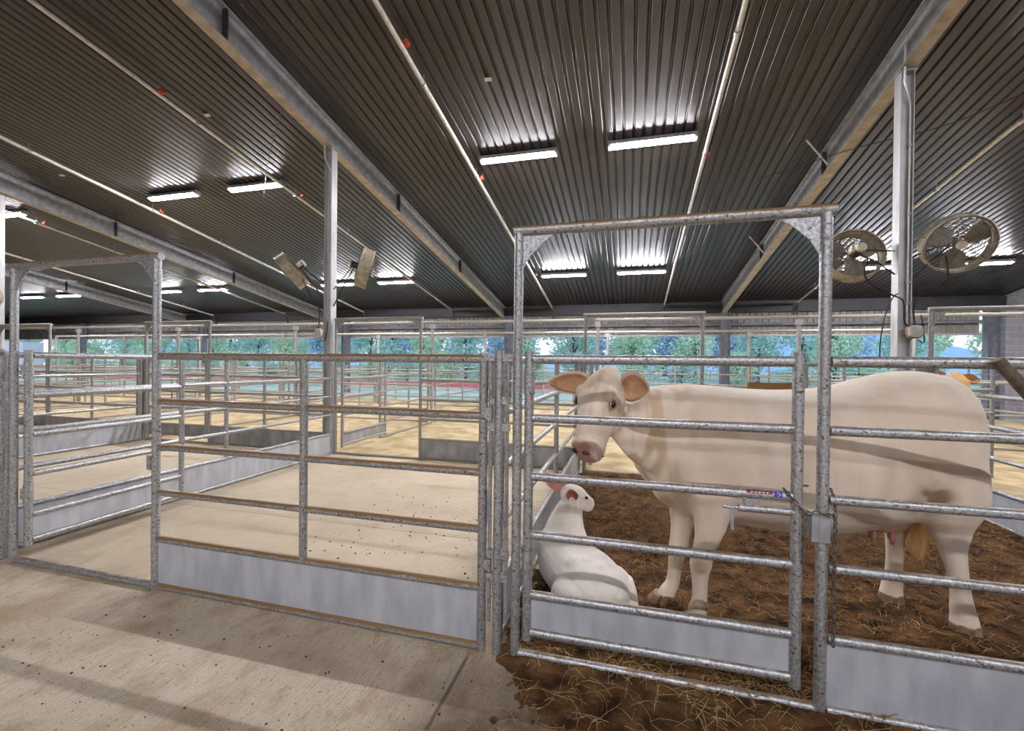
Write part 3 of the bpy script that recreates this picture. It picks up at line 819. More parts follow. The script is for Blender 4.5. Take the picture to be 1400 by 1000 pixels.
# ------------------------------------------------------------------ dirt bedding in the cow pen and loose straw
def hdirt(x, y):
    inside = 1.0 if y > 2.25 else max(-1, 1 - (2.25 - y) * 2.0)
    left = min(1, max(-1.2, (x + .66) * 5))
    lump = .022 * noise.noise(V((x * 7, y * 7, 3))) + .014 * noise.noise(V((x * 19, y * 19, 9))) + .008 * noise.noise(V((x * 41, y * 41, 5)))
    base = .030 * min(inside, left if y > 2.15 else min(left, (x + .75 - (2.2 - y) * .9) * 3))
    return base + lump * (1 if y > 2.2 else .4) - .004 * (y < 2.2)
bm = NB()
gx0, gx1, gy0, gy1, st = -.66, 3.40, 1.0, 6.15, .03
nx, ny = int((gx1 - gx0) / st), int((gy1 - gy0) / st)
gv = [[bm.verts.new((gx0 + i * st + (random.random() - .5) * .012, gy0 + j * st + (random.random() - .5) * .012, hdirt(gx0 + i * st, gy0 + j * st))) for i in range(nx + 1)] for j in range(ny + 1)]
for j in range(ny):
    for i in range(nx):
        q = (gv[j][i], gv[j][i+1], gv[j+1][i+1], gv[j+1][i])
        if max(v.co.z for v in q) > -.012: bm.faces.new(q)
for v in [v for v in bm.verts if not v.link_faces]: bm.verts.remove(v)
tag(mesh_obj('dirt_bedding', bm, DIRT), 'dark brown dirt and litter bedding covering the cow pen', 'dirt', kind='stuff')

def strands(name, N, region, label, mat, lmin=.04, lmax=.14, w=.0018, lift=.02, hf=None, grp=None):
    bm = NB()
    for _ in range(N):
        x, y = region()
        z0 = (hf(x, y) if hf else 0)
        a = random.uniform(0, 2*PI); L = random.uniform(lmin, lmax); bend = random.uniform(-1.6, 1.6)
        n = 4; pts = []
        cx, cy = x, y
        up = random.uniform(0, lift)
        for k in range(n + 1):
            u = k / n
            z = max(z0, hf(cx, cy) if hf else 0) + .004 + up * math.sin(PI * u) * random.uniform(.7, 1.2)
            pts.append(V((cx, cy, z)))
            cx += math.cos(a + bend * u) * L / n; cy += math.sin(a + bend * u) * L / n
        tube(bm, pts, w * random.uniform(.7, 1.3), 3)
    o = mesh_obj(name, bm, mat, None, 0)
    tag(o, label, 'straw', kind='stuff'); return o
def reg_front():
    while True:
        x = random.gauss(.35, .75); y = random.gauss(2.02, .24)
        if -.78 < x < 2.6 and 1.3 < y < 2.6 and y > 1.25 + .0 * x: return x, y
strands('loose_straw', 480, reg_front, 'pale loose hay stalks scattered along the sill of the cow gate', STRAW, .04, .16, .0009, .028, lambda x, y: max(0, hdirt(x, y)))
def reg_pen():
    return random.uniform(-.6, 3.35), 2.2 + 3.9 * random.random() ** 1.5
strands('trampled_hay', 5200, reg_pen, 'brown trampled hay mixed into the cow pen bedding', STRAWD, .03, .10, .0022, .02, hdirt)
def reg_sill():
    x = random.uniform(-4.3, -.7); return x, 2.17 + random.gauss(0, .025)
strands('hay_wisps', 90, reg_sill, 'few dry hay wisps caught under the empty pen panel', STRAW, .03, .10, .0013, .02)
# small clods on the concrete
bm = NB()
def clod(x, y, r, z=0.0):
    ret = bmesh.ops.create_icosphere(bm, subdivisions=1, radius=r)
    for v in ret['verts']:
        v.co = V((v.co.x * random.uniform(.7, 1.4), v.co.y * random.uniform(.7, 1.4), v.co.z * .6)) + V((x, y, z + r * .3))
for _ in range(170):
    clod(random.uniform(-2.6, -.75), random.uniform(2.5, 4.6), random.uniform(.003, .010))
for _ in range(130):
    clod(random.uniform(-3.2, .2), random.uniform(.8, 2.1), random.uniform(.002, .007))
for _ in range(260):
    x, y = random.uniform(-.6, 3.2), random.uniform(1.5, 5.0)
    clod(x, y, random.uniform(.006, .022), max(0, hdirt(x, y)))
tag(mesh_obj('dirt_crumbs', bm, surf('crumb_brown', (.035, .02, .01), (.12, .07, .035), 30, .95)), 'small dark dirt crumbs strewn over the pen floors', 'dirt', kind='stuff')

# ------------------------------------------------------------------ animals
def loft(bm, rings, n=24, sq=2.3):
    """rings: (centre, u half-vector, v half-vector[, sq]); closed tube with domed caps"""
    R = []
    for g in rings:
        c, u, v = V(g[0]), V(g[1]), V(g[2]); e = g[3] if len(g) > 3 else sq
        row = []
        for i in range(n):
            a = 2*PI*i/n
            ca, sa = math.cos(a), math.sin(a)
            k = 2.0 / e
            row.append(bm.verts.new(c + u * (abs(ca) ** k * math.copysign(1, ca)) + v * (abs(sa) ** k * math.copysign(1, sa))))
        R.append(row)
    for A, B in zip(R, R[1:]):
        for i in range(n):
            bm.faces.new((A[i], A[(i+1) % n], B[(i+1) % n], B[i]))
    bm.faces.new(R[0][::-1]); bm.faces.new(R[-1])
def ell(bm, c, u, v, w, n=2):
    ret = bmesh.ops.create_icosphere(bm, subdivisions=n, radius=1)
    Mx = Matrix((V(u), V(v), V(w))).transposed()
    for q in ret['verts']: q.co = Mx @ q.co + V(c)
def interp(rings, m=4):
    """Catmull-Rom refine a list of flat float tuples"""
    out = []
    for i in range(len(rings) - 1):
        p0, p1, p2, p3 = rings[max(i-1, 0)], rings[i], rings[i+1], rings[min(i+2, len(rings)-1)]
        for k in range(m):
            t = k / m
            out.append(tuple(.5 * ((2*b) + (c-a)*t + (2*a-5*b+4*c-d)*t*t + (3*b-a-3*c+d)*t**3) for a, b, c, d in zip(p0, p1, p2, p3)))
    out.append(rings[-1]); return out
def limb(bm, pts, n=16):
    """pts: (x,y,z,r_x,r_y): horizontal-ish elliptical sections down a leg"""
    P = interp(pts, 4)
    loft(bm, [((p[0], p[1], p[2]), (p[3], 0, 0), (0, p[4], 0), 2.1) for p in P], n)

def finish_animal(name, bm, voxel, root, mat, paint, smooth_it=6, soft=None):
    bmesh.ops.recalc_face_normals(bm, faces=bm.faces[:])
    me = bpy.data.meshes.new('tmp_body'); bm.to_mesh(me); bm.free()
    o = bpy.data.objects.new('tmp_body', me); C.objects.link(o)
    m1 = o.modifiers.new('r', 'REMESH'); m1.mode = 'VOXEL'; m1.voxel_size = voxel
    m2 = o.modifiers.new('s', 'SMOOTH'); m2.iterations = smooth_it; m2.factor = .5
    dg = bpy.context.evaluated_depsgraph_get(); dg.update()
    nm = bpy.data.meshes.new_from_object(o.evaluated_get(dg))
    bpy.data.objects.remove(o)
    nm.name = name
    nm.materials.clear(); nm.materials.append(mat)
    if soft:
        b2 = bmesh.new(); b2.from_mesh(nm)
        vs_ = [v for v in b2.verts if soft(v.co)]
        for _ in range(40): bmesh.ops.smooth_vert(b2, verts=vs_, factor=.5, use_axis_x=True, use_axis_y=True, use_axis_z=True)
        b2.to_mesh(nm); b2.free()
    nm.shade_smooth()
    ca = nm.color_attributes.new('marks', 'FLOAT_COLOR', 'POINT')
    for i, v in enumerate(nm.vertices): ca.data[i].color = paint(v.co)
    b = bpy.data.objects.new(name, nm); C.objects.link(b)
    # geometry is modelled in world coordinates; shift it to the root
    off = root.location
    nm.transform(Matrix.Translation(-V(off)))
    b.parent = root
    return b

def coat(name, c1, c2, streak, pink, stain, hoof):
    m, nt, B, N, L = nodes_of(name)
    tc = N('ShaderNodeTexCoord'); mp = N('ShaderNodeMapping'); mp.inputs['Scale'].default_value = (1, 1, .45); L(tc.outputs['Object'], mp.inputs[0])
    nz = N('ShaderNodeTexNoise'); nz.inputs['Scale'].default_value = 5; nz.inputs['Detail'].default_value = 7; L(mp.outputs[0], nz.inputs['Vector'])
    cr = N('ShaderNodeValToRGB'); e = cr.color_ramp.elements; e[0].position = .3; e[0].color = rgba(c1); e[1].position = .7; e[1].color = rgba(c2); L(nz.outputs['Fac'], cr.inputs[0])
    at = N('ShaderNodeAttribute'); at.attribute_name = 'marks'
    sp = N('ShaderNodeSeparateColor'); L(at.outputs['Color'], sp.inputs[0])
    def mix(f, a, c):
        x = N('ShaderNodeMix'); x.data_type = 'RGBA'; L(f, x.inputs[0]); L(a, x.inputs[6]); x.inputs[7].default_value = rgba(c); return x.outputs[2]
    col = mix(at.outputs['Alpha'], cr.outputs[0], streak)
    col = mix(sp.outputs[0], col, pink); col = mix(sp.outputs[1], col, stain); col = mix(sp.outputs[2], col, hoof)
    L(col, B.inputs['Base Color']); B.inputs['Roughness'].default_value = .85; setin(B, 'Specular IOR Level', .15)
    setin(B, 'Sheen Weight', .25); setin(B, 'Sheen Roughness', .5)
    m2 = N('ShaderNodeMapping'); m2.inputs['Scale'].default_value = (1, 1, .25); L(tc.outputs['Object'], m2.inputs[0])
    nb = N('ShaderNodeTexNoise'); nb.inputs['Scale'].default_value = 120; nb.inputs['Detail'].default_value = 4; L(m2.outputs[0], nb.inputs['Vector'])
    nc = N('ShaderNodeTexNoise'); nc.inputs['Scale'].default_value = 26; nc.inputs['Detail'].default_value = 5; L(m2.outputs[0], nc.inputs['Vector'])
    ad = N('ShaderNodeMath'); ad.operation = 'MULTIPLY_ADD'; L(nb.outputs['Fac'], ad.inputs[0]); ad.inputs[1].default_value = .4; L(nc.outputs['Fac'], ad.inputs[2])
    bp = N('ShaderNodeBump'); bp.inputs['Strength'].default_value = .35; bp.inputs['Distance'].default_value = .006; L(ad.outputs[0], bp.inputs['Height']); L(bp.outputs[0], B.inputs['Normal'])
    return m
CREAMCOAT = coat('cream_cow_coat', (.70, .565, .43), (.83, .71, .58), (.54, .375, .215), (.44, .23, .175), (.20, .125, .055), (.17, .10, .055))
CALFCOAT = coat('white_calf_coat', (.78, .70, .62), (.88, .82, .75), (.66, .53, .40), (.72, .34, .28), (.45, .33, .2), (.3, .2, .12))
TANCOAT = coat('tan_cow_coat', (.50, .26, .08), (.62, .36, .13), (.3, .14, .04), (.5, .25, .2), (.2, .1, .04), (.1, .06, .03))
EYEM = surf('eye_black', (.008, .007, .008), (.015, .012, .012), 5, .08)
LIDM = surf('eyelid_pink', (.42, .20, .15), (.52, .27, .20), 20, .6)
EARIN = surf('ear_inside', (.40, .20, .10), (.56, .32, .18), 18, .9, bump=.3, bscale=60)
EAROUT = surf('ear_fringe', (.72, .60, .48), (.84, .74, .63), 18, .9, bump=.4, bscale=80)
PINKEAR = surf('calf_ear_pink', (.60, .24, .18), (.72, .36, .29), 14, .8)
PINKIN = surf('calf_ear_inside', (.30, .07, .04), (.50, .16, .10), 22, .8)
UDDER = surf('udder_skin', (.55, .29, .23), (.66, .40, .33), 10, .6)
TEAT = surf('teat_skin', (.40, .15, .14), (.5, .21, .19), 10, .55)
SWITCH = surf('tail_hair', (.50, .28, .09), (.70, .45, .19), 26, .9, bump=.8, bscale=70, stretch=(1, 1, .15))
HOOFM = surf('hoof_horn', (.15, .09, .045), (.27, .17, .09), 14, .6)
NOSTRIL = surf('nostril_dark', (.05, .02, .02), (.08, .03, .03), 10, .6)

def sm(a, b, x):
    t = min(1, max(0, (x - a) / (b - a))); return t * t * (3 - 2 * t)
def near(p, c, r0, r1, sc=(1, 1, 1)):
    d = math.sqrt(sum(((p[i] - c[i]) * sc[i]) ** 2 for i in range(3)))
    return 1 - sm(r0, r1, d)

def ear(parent, root, tip, up, nrm, length_w, mat_out, mat_in, name='ear', cup=.35, W=.07):
    """leaf-shaped cupped ear: outer shell with thickness, inner lining as a sub-part"""
    root, tip = V(root), V(tip); ax = tip - root; L = ax.length; ax.normalize()
    nrm = V(nrm); nrm = (nrm - ax * nrm.dot(ax)).normalized(); side = ax.cross(nrm).normalized()
    def sheet(off, grow, mat, nm, par):
        bm = NB(); rows = []
        nu, nv = 14, 12
        for face in (0, 1):
            rr = []
            for i in range(nu + 1):
                u = i / nu
                w = W * grow * (math.sin(PI * min(1, u ** .75 * .97 + .03)) ** .7) * (1 if u < .98 else .6) + .004
                row = []
                for j in range(nv + 1):
                    q = -1 + 2 * j / nv
                    dep = -cup * W * (1 - q * q) * math.sin(PI * min(1, u * .9 + .1)) 
                    p = root + ax * (L * (u if grow >= 1 else .08 + u * .86)) + side * (q * w) + nrm * (dep + off - (.010 if face else 0))
                    p += ax.cross(side) * 0
                    row.append(bm.verts.new(p))
                rr.append(row)
            rows.append(rr)
        for face in (0, 1):
            for i in range(nu):
                for j in range(nv):
                    a = (rows[face][i][j], rows[face][i][j+1], rows[face][i+1][j+1], rows[face][i+1][j])
                    bm.faces.new(a if face == 0 else a[::-1])
        A, B = rows
        for i in range(nu):
            for j in (0, nv):
                bm.faces.new((A[i][j], A[i+1][j], B[i+1][j], B[i][j]))
        for j in range(nv):
            bm.faces.new((A[nu][j], A[nu][j+1], B[nu][j+1], B[nu][j]))
            bm.faces.new((A[0][j], A[0][j+1], B[0][j+1], B[0][j]))
        bmesh.ops.recalc_face_normals(bm, faces=bm.faces[:])
        o = mesh_obj(nm, bm, mat, par, 60)
        return o
    o = sheet(0, 1.0, mat_out, name, parent)
    sheet(.008, .74, mat_in, 'ear_lining', o)
    return o

def cow_body(head=None):
    bm = NB()
    ax = V((1.4, .37, 0)).normalized(); sd = V((-ax.y, ax.x, 0))
    def yc(x): return 2.95 + .185 * (x - .35)
    body = [  # x, top, bottom, half width, squareness
        (1.945, 1.17, .93, .07), (1.915, 1.36, .80, .17), (1.84, 1.455, .72, .255), (1.74, 1.49, .66, .30), (1.60, 1.50, .60, .33), (1.42, 1.465, .56, .345), (1.2, 1.40, .525, .375),
        (.95, 1.375, .515, .385), (.72, 1.378, .54, .365), (.52, 1.392, .565, .335), (.36, 1.40, .60, .30), (.23, 1.395, .66, .25), (.13, 1.375, .76, .19), (.05, 1.33, .86, .12)]
    rings = []
    for x, t, b, w in interp(body, 4):
        rings.append(((x, yc(x), (t + b) / 2), sd * w, (0, 0, (t - b) / 2), 2.25))
    loft(bm, rings, 32)
    # spine / hooks / shoulder / thigh masses
    ell(bm, (1.66, yc(1.66) - .17, 1.36), ax * .12, sd * .11, V((0, 0, .10)))
    ell(bm, (1.66, yc(1.66) + .17, 1.36), ax * .12, sd * .11, V((0, 0, .10)))
    ell(bm, (.40, 2.77, .96), ax * .19, sd * .11, V((-.05, 0, .28)))
    ell(bm, (.33, 3.08, 1.0), ax * .20, sd * .12, V((0, 0, .33)))
    ell(bm, (1.74, 3.03, .96), ax * .20, sd * .15, V((.02, 0, .32)))
    ell(bm, (1.68, 3.36, .96), ax * .20, sd * .15, V((0, 0, .32)))
    # neck curving towards the camera
    neck = [(.45, 2.95, 1.07, .26, .31), (.25, 2.90, 1.08, .22, .30), (.10, 2.83, 1.11, .18, .275), (-.02, 2.74, 1.16, .15, .235), (-.09, 2.64, 1.22, .125, .185), (-.13, 2.58, 1.27, .11, .15)]
    P = interp(neck, 4)
    loft(bm, [((p[0], p[1], p[2]), V((.25, .97, 0)) * p[3], V((-.25 if i > 8 else -.1, -.12, 1)).normalized() * p[4], 2.1) for i, p in enumerate(P)], 24)
    # brisket fold
    ell(bm, (.26, 2.92, .72), (.12, 0, -.05), (0, .11, 0), (.03, 0, .09))
    # legs: near front, far front, near hind, far hind
    limb(bm, [(.42, 2.80, 1.0, .10, .07), (.46, 2.77, .82, .145, .11), (.475, 2.76, .68, .115, .095), (.46, 2.755, .54, .078, .075), (.43, 2.755, .43, .060, .060), (.418, 2.755, .36, .062, .062), (.414, 2.755, .28, .046, .046), (.414, 2.755, .16, .042, .042), (.406, 2.75, .11, .052, .050), (.40, 2.745, .07, .054, .052), (.39, 2.735, .02, .060, .055)])
    limb(bm, [(.36, 3.06, 1.0, .10, .07), (.36, 3.03, .82, .13, .10), (.355, 3.0, .66, .105, .09), (.34, 2.98, .52, .072, .07), (.325, 2.965, .42, .060, .060), (.315, 2.96, .36, .060, .060), (.30, 2.955, .26, .044, .044), (.285, 2.95, .15, .042, .042), (.265, 2.945, .11, .050, .048), (.245, 2.94, .07, .054, .050), (.225, 2.935, .02, .066, .055)])
    limb(bm, [(1.70, 3.06, 1.20, .10, .06), (1.725, 3.03, 1.0, .185, .13), (1.745, 3.025, .86, .185, .14), (1.765, 3.03, .74, .165, .125), (1.765, 3.05, .64, .125, .095), (1.785, 3.07, .54, .088, .068), (1.805, 3.08, .47, .066, .055), (1.825, 3.08, .37, .052, .047), (1.845, 3.08, .24, .047, .045), (1.855, 3.08, .15, .056, .052), (1.862, 3.075, .09, .064, .056), (1.862, 3.07, .02, .074, .060)])
    limb(bm, [(1.66, 3.32, 1.2, .10, .06), (1.66, 3.36, 1.0, .17, .12), (1.66, 3.37, .88, .17, .13), (1.67, 3.37, .74, .145, .11), (1.665, 3.36, .62, .10, .085), (1.665, 3.36, .52, .078, .065), (1.67, 3.36, .44, .058, .052), (1.668, 3.36, .34, .048, .045), (1.66, 3.355, .22, .045, .044), (1.652, 3.352, .14, .054, .050), (1.645, 3.35, .08, .060, .054), (1.64, 3.345, .02, .070, .058)])
    # tail
    tail = [(1.86, 3.26, 1.45), (1.935, 3.29, 1.40), (1.965, 3.31, 1.25), (1.955, 3.32, 1.0), (1.90, 3.31, .80), (1.83, 3.30, .64)]
    tube(bm, [V(p) for p in tail], [.045, .04, .03, .026, .024, .022], 10)
    return bm
def head_geo(bm, poll, axis, up):
    a = V(axis).normalized(); n = V(up); n = (n - a * n.dot(a)).normalized(); s = a.cross(n).normalized()   # s: animal side
    hr = [ # t, half width, half depth, normal offset
        (-.045, .022, .03, -.05), (-.03, .045, .05, -.045), (.015, .070, .085, -.035), (.07, .100, .112, -.03), (.13, .122, .13, -.03), (.19, .128, .135, -.03), (.25, .112, .13, -.032),
        (.33, .090, .115, -.036), (.395, .080, .102, -.04), (.445, .080, .095, -.042), (.487, .075, .083, -.045), (.517, .056, .058, -.05), (.53, .03, .03, -.055)]
    P = interp(hr, 3)
    pv = V(poll)
    loft(bm, [(pv + a * t + n * o, s * w, n * d, 2.35) for t, w, d, o in P], 24)
    # brow ridges, jaw
    for q in (-1, 1):
        ell(bm, pv + a * .16 + s * (q * .098) + n * .055, a * .04, s * .032, n * .032)
        ell(bm, pv + a * .20 + s * (q * .06) - n * .13, a * .13, s * .055, n * .07)
        ell(bm, pv + a * .455 + s * (q * .045) - n * .01, a * .045, s * .04, n * .055)
    ell(bm, pv + a * .435 - n * .128, a * .085, s * .058, n * .04)
    return a, n, s, pv

cow = thing('cow', (1.05, 3.0, 0), 0, 'large cream white cow standing behind the front panel, head turned to the camera', 'cow')
bm = cow_body()
POLL = V((-.122, 2.61, 1.478))
ha, hn, hs, hp = head_geo(bm, POLL, (-.122, -.195, -.46), (-.33, -.66, .40))
def HP(t, s_, n_): return hp + ha * t + hs * s_ + hn * n_
# eye sockets sides: image-left eye is on -hs or +hs, decided by x
lx = 1 if hs.x < 0 else -1            # sign of hs pointing to image left
MUZ = HP(.475, 0, -.02)
def paint_cow(p):
    t = (p - hp).dot(ha); n_ = (p - hp).dot(hn); s_ = (p - hp).dot(hs)
    r = 0
    onhead = (p - HP(.25, 0, -.04)).length < .33
    if onhead:
        d = (p - HP(.485, 0, .01))
        r = sm(.435, .465, t - .25 * max(0, abs(s_) - .04)) * sm(-.085, -.06, n_) * (1 - sm(.05, .075, abs(s_))) * .95
    st = near(p, (1.59, 2.88, .80), .06, .17, (1, .5, 1.25)) * .9 * (.35 + .65 * sm(-.25, .2, noise.noise(p * 14)))
    st = max(st, near(p, (.41, 2.70, .36), .02, .06) * .6)
    st = max(st, near(p, (1.95, 3.2, .8), .05, .22, (1.4, 1, .55)) * .35)
    hoof = 1 - sm(.058, .072, p.z)
    tan = 0
    if onhead and n_ > 0: tan = .75 * (1 - sm(.012, .05, abs(abs(s_) - .12 * max(0, t - .06)))) * sm(.26, .14, t) * (.45 + .55 * sm(-.2, .3, noise.noise(p * 30)))
    if p.x < .5 and not onhead: tan = .75 * sm(.5, .1, p.x) * sm(.05, .5, noise.noise(V((p.x * 16, p.y * 16, p.z * 2.2))) + .25) * (0 if onhead else 1)
    tan = max(tan, .30 * sm(.1, .6, noise.noise(V((p.x * 30, p.y * 30, p.z * 5))) + .1) * (1 if onhead else 0))
    tan = max(tan, .75 * near(p, HP(.10, 0, .10), .01, .10, (1, 1, .6)) * sm(-.2, .3, noise.noise(p * 22)))
    return (r, st, hoof, tan)
body = finish_animal('body', bm, .0095, cow, CREAMCOAT, paint_cow, 5, lambda p: p.z > .58 and p.x > .14 and not (p.x > 1.86 and p.y > 3.1))
def onp(o): # child modelled in world coordinates
    o.data.transform(Matrix.Translation(-V(cow.location)))
    for c in o.children: c.data.transform(Matrix.Translation(-V(cow.location)))
    return o
for q, nm in ((1, 'eye'), (-1, 'eye')):
    c = HP(.212, q * .1165, .038)
    bm = NB(); ell(bm, c, ha * .023, hs * .018, hn * .022, 3); e = mesh_obj('eye', bm, EYEM, cow)
    bm = NB()
    tube(bm, [c + ha * (.026 * math.cos(a)) + hn * (.024 * math.sin(a)) + hs * (q * (.004 - .004 * math.sin(a))) for a in [2*PI*i/16 for i in range(16)]], .0055, 6, closed=True)
    l = mesh_obj('eyelid', bm, LIDM, e); onp(e)
for q in (1, -1):
    c = HP(.500, q * .036, .022)
    bm = NB(); ell(bm, c, ha * .013, (hs * .017 - ha * .004 * q + hn * (.010)), hn * .012 - hs * (q * .006), 2); onp(mesh_obj('nostril', bm, NOSTRIL, cow))
bm = NB(); tube(bm, [HP(.470 + .018 * math.cos(u * 1.5), u * .078, -.098 + .01 * math.cos(u * 1.5)) for u in [-1 + i / 5 for i in range(11)]], .004, 6); onp(mesh_obj('mouth_line', bm, surf('mouth_line', (.20, .1, .08), (.25, .13, .1), 10, .8), cow))
# ears
CAMV = V((0, 0, 1.52))
eL = HP(.07, lx * .09, -.03); tL = V((-.475, 2.60, 1.405))
eR = HP(.07, -lx * .085, -.03); tR = V((.115, 2.60, 1.375))
onp(ear(cow, eL, tL, None, (CAMV - tL) + V((0, 0, .3)), 0, EAROUT, EARIN, cup=.45, W=.068))
onp(ear(cow, eR, tR, None, (CAMV - tR) + V((.6, 0, -.1)), 0, EAROUT, EARIN, cup=.45, W=.092))
# udder and teats
bm = NB(); ell(bm, (1.50, 3.14, .62), (.15, .03, 0), (0, .12, 0), (0, 0, .095), 3); ud = mesh_obj('udder', bm, UDDER, cow); 
for dx, dy in ((-.07, -.05), (.02, -.06), (-.04, .05), (.06, .05)):
    bm = NB(); pipe(bm, (1.49 + dx, 3.13 + dy, .55), (1.49 + dx, 3.13 + dy, .475), .017, 10, .011); mesh_obj('teat', bm, TEAT, ud)
onp(ud)
bm = NB()
loft(bm, [((p[0], p[1], p[2]), (p[3], 0, 0), (0, p[4], 0), 2) for p in interp([(1.845, 3.30, .72, .02, .02), (1.80, 3.30, .62, .045, .04), (1.765, 3.29, .50, .060, .05), (1.74, 3.285, .40, .055, .045), (1.755, 3.28, .33, .02, .02)], 4)], 14)
onp(mesh_obj('tail_switch', bm, SWITCH, cow))
for (x, y, dx) in ((.39, 2.735, -.02), (.225, 2.935, -.03), (1.862, 3.07, .0), (1.64, 3.345, .0)):
    bm = NB()
    for q in (-1, 1):
        loft(bm, [((x + dx + q * .030, y - .008, .004), (.036, 0, 0), (0, .064, 0), 2.4), ((x + dx + q * .029, y - .003, .03), (.034, 0, 0), (0, .060, 0), 2.4), ((x + q * .026, y, .072), (.030, 0, 0), (0, .050, 0), 2.2)], 14)
    bmesh.ops.recalc_face_normals(bm, faces=bm.faces[:])
    onp(mesh_obj('hoof', bm, HOOFM, cow))

# calf lying down, back to the camera, head turned to the right
calf = thing('calf', (-.3, 2.85, .02), 0, 'small white calf lying against the partition, pink ears and head turned right', 'calf')
bm = NB()
rump, shou = V((-.12, 2.60, 0)), V((-.47, 3.03, 0))
cax = (shou - rump).normalized(); csd = V((-cax.y, cax.x, 0))
for_b = [(-.10, .20, .02, .07), (-.05, .28, 0, .14), (.05, .335, 0, .185), (.17, .36, 0, .20), (.32, .365, 0, .195), (.45, .38, 0, .175), (.56, .40, .0, .15), (.66, .36, .03, .10)]
loft(bm, [(rump + cax * s + V((0, 0, (t + b) / 2)), csd * w, V((0, 0, (t - b) / 2)), 2.2) for s, t, b, w in interp(for_b, 4)], 24)
# folded hind legs and haunches
ell(bm, (-.07, 2.80, .135), (.10, -.02, .0), (.05, .14, 0), (-.04, 0, .13), 3)
ell(bm, (-.31, 2.60, .13), (.13, -.05, 0), (.03, .12, 0), (0, 0, .13), 3)
limb(bm, [(-.03, 2.84, .18, .07, .07), (.015, 2.76, .11, .055, .055), (.02, 2.67, .06, .045, .045), (-.04, 2.60, .045, .035, .035)])
ell(bm, (-.16, 2.73, .30), (.05, .03, 0), (-.03, .05, 0), (0, 0, .075), 2); ell(bm, (-.30, 2.66, .29), (.05, .03, 0), (-.03, .05, 0), (0, 0, .075), 2)
ell(bm, (-.30, 3.08, .10), (.12, 0, 0), (0, .10, 0), (0, 0, .10), 2)
# neck
nk = [(-.40, 2.96, .25, .16), (-.43, 3.01, .34, .145), (-.425, 3.05, .43, .122), (-.40, 3.085, .52, .10), (-.375, 3.10, .575, .085)]
loft(bm, [((p[0], p[1], p[2]), (p[3] * 1.05, .0, p[3] * .35), (0, p[3] * .8, 0), 2.0) for p in interp(nk, 4)], 18)
cpoll = V((-.405, 3.08, .628))
ca_ = V((.19, .17, -.12)).normalized(); cn_ = V((.4, .2, .9)); cn_ = (cn_ - ca_ * cn_.dot(ca_)).normalized(); cs_ = ca_.cross(cn_)
loft(bm, [(cpoll + ca_ * t + cn_ * o, cs_ * w, cn_ * d, 2.2) for t, w, d, o in interp([(-.03, .035, .035, -.02), (0, .066, .062, -.02), (.05, .078, .078, -.02), (.10, .075, .08, -.022), (.145, .060, .07, -.028), (.19, .050, .058, -.032), (.225, .049, .052, -.034), (.248, .032, .034, -.037)], 3)], 20)
def paint_calf(p):
    t = (p - cpoll).dot(ca_)
    r = sm(.225, .24, t) * (1 if (p - cpoll).length < .34 and p.z > .4 else 0)
    tan = .5 * sm(.1, .6, noise.noise(p * 9) + .1) * (1 - sm(.02, .25, p.z)) + .35 * sm(.15, .5, noise.noise(p * 24))
    st = .6 * near(p, (-.10, 2.56, .14), .02, .10) + .3 * near(p, (-.2, 2.7, .36), .0, .05)
    return (r, st, 0, min(1, tan))
def onc(o):
    o.data.transform(Matrix.Translation(-V(calf.location)))
    for c in o.children: c.data.transform(Matrix.Translation(-V(calf.location)))
    return o
finish_animal('body', bm, .0075, calf, CALFCOAT, paint_calf, 5)
near_s = 1 if cs_.y < 0 else -1
for q in (1, -1):
    c = cpoll + ca_ * .12 + cs_ * (q * .068) + cn_ * .012
    bm = NB(); ell(bm, c, ca_ * .013, cs_ * .010, cn_ * .011, 2); onc(mesh_obj('eye', bm, EYEM, calf))
r1 = cpoll + ca_ * .035 + cs_ * (near_s * .06) - cn_ * .045; 
onc(ear(calf, r1, r1 + V((-.015, -.055, .10)), None, (.1, -1, .0), 0, EAROUT, PINKIN, cup=.2, W=.044))
r2 = cpoll + ca_ * .0 - cs_ * (near_s * .045) + cn_ * .01
onc(ear(calf, r2, r2 + V((-.15, .02, .025)), None, (.1, -1, .1), 0, PINKEAR, PINKEAR, cup=.3, W=.042))
for q in (-1, 1):
    bm = NB(); ell(bm, cpoll + ca_ * .243 + cs_ * (q * .02) - cn_ * .02, ca_ * .007, cs_ * .008, cn_ * .006, 2); onc(mesh_obj('nostril', bm, NOSTRIL, calf))

# tan cow far behind
tan = thing('cow', (5.2, 8.9, 0), 0, 'tan brown cow far behind at right, mostly hidden by the big cow\'s rump', 'cow')
bm = NB()
loft(bm, [((x, 8.9 + y, (t + b) / 2), (w, 0, 0), (0, 0, (t - b) / 2), 2.2) for x, y, t, b, w in interp([(5.2, .0, 1.25, .75, .2), (5.2, .25, 1.33, .62, .3), (5.25, .8, 1.35, .55, .36), (5.3, 1.3, 1.36, .58, .34), (5.3, 1.7, 1.25, .75, .2)], 3)], 20)
for x, y in ((5.05, 9.1), (5.36, 9.1), (5.1, 10.3), (5.45, 10.3)):
    limb(bm, [(x, y, .8, .11, .13), (x, y, .55, .075, .08), (x, y, .38, .055, .055), (x, y, .14, .045, .045), (x, y, .02, .065, .065)])
loft(bm, [((x, y, z), (r, 0, 0), (0, .3 * r, r), 2) for x, y, z, r in interp([(5.2, 9.0, 1.05, .24), (5.1, 8.8, 1.15, .2), (5.0, 8.62, 1.3, .15)], 3)], 16)
a2, n2, s2, p2 = head_geo(bm, (4.98, 8.55, 1.44), (-.05, -.22, -.4), (0, -.7, .4))
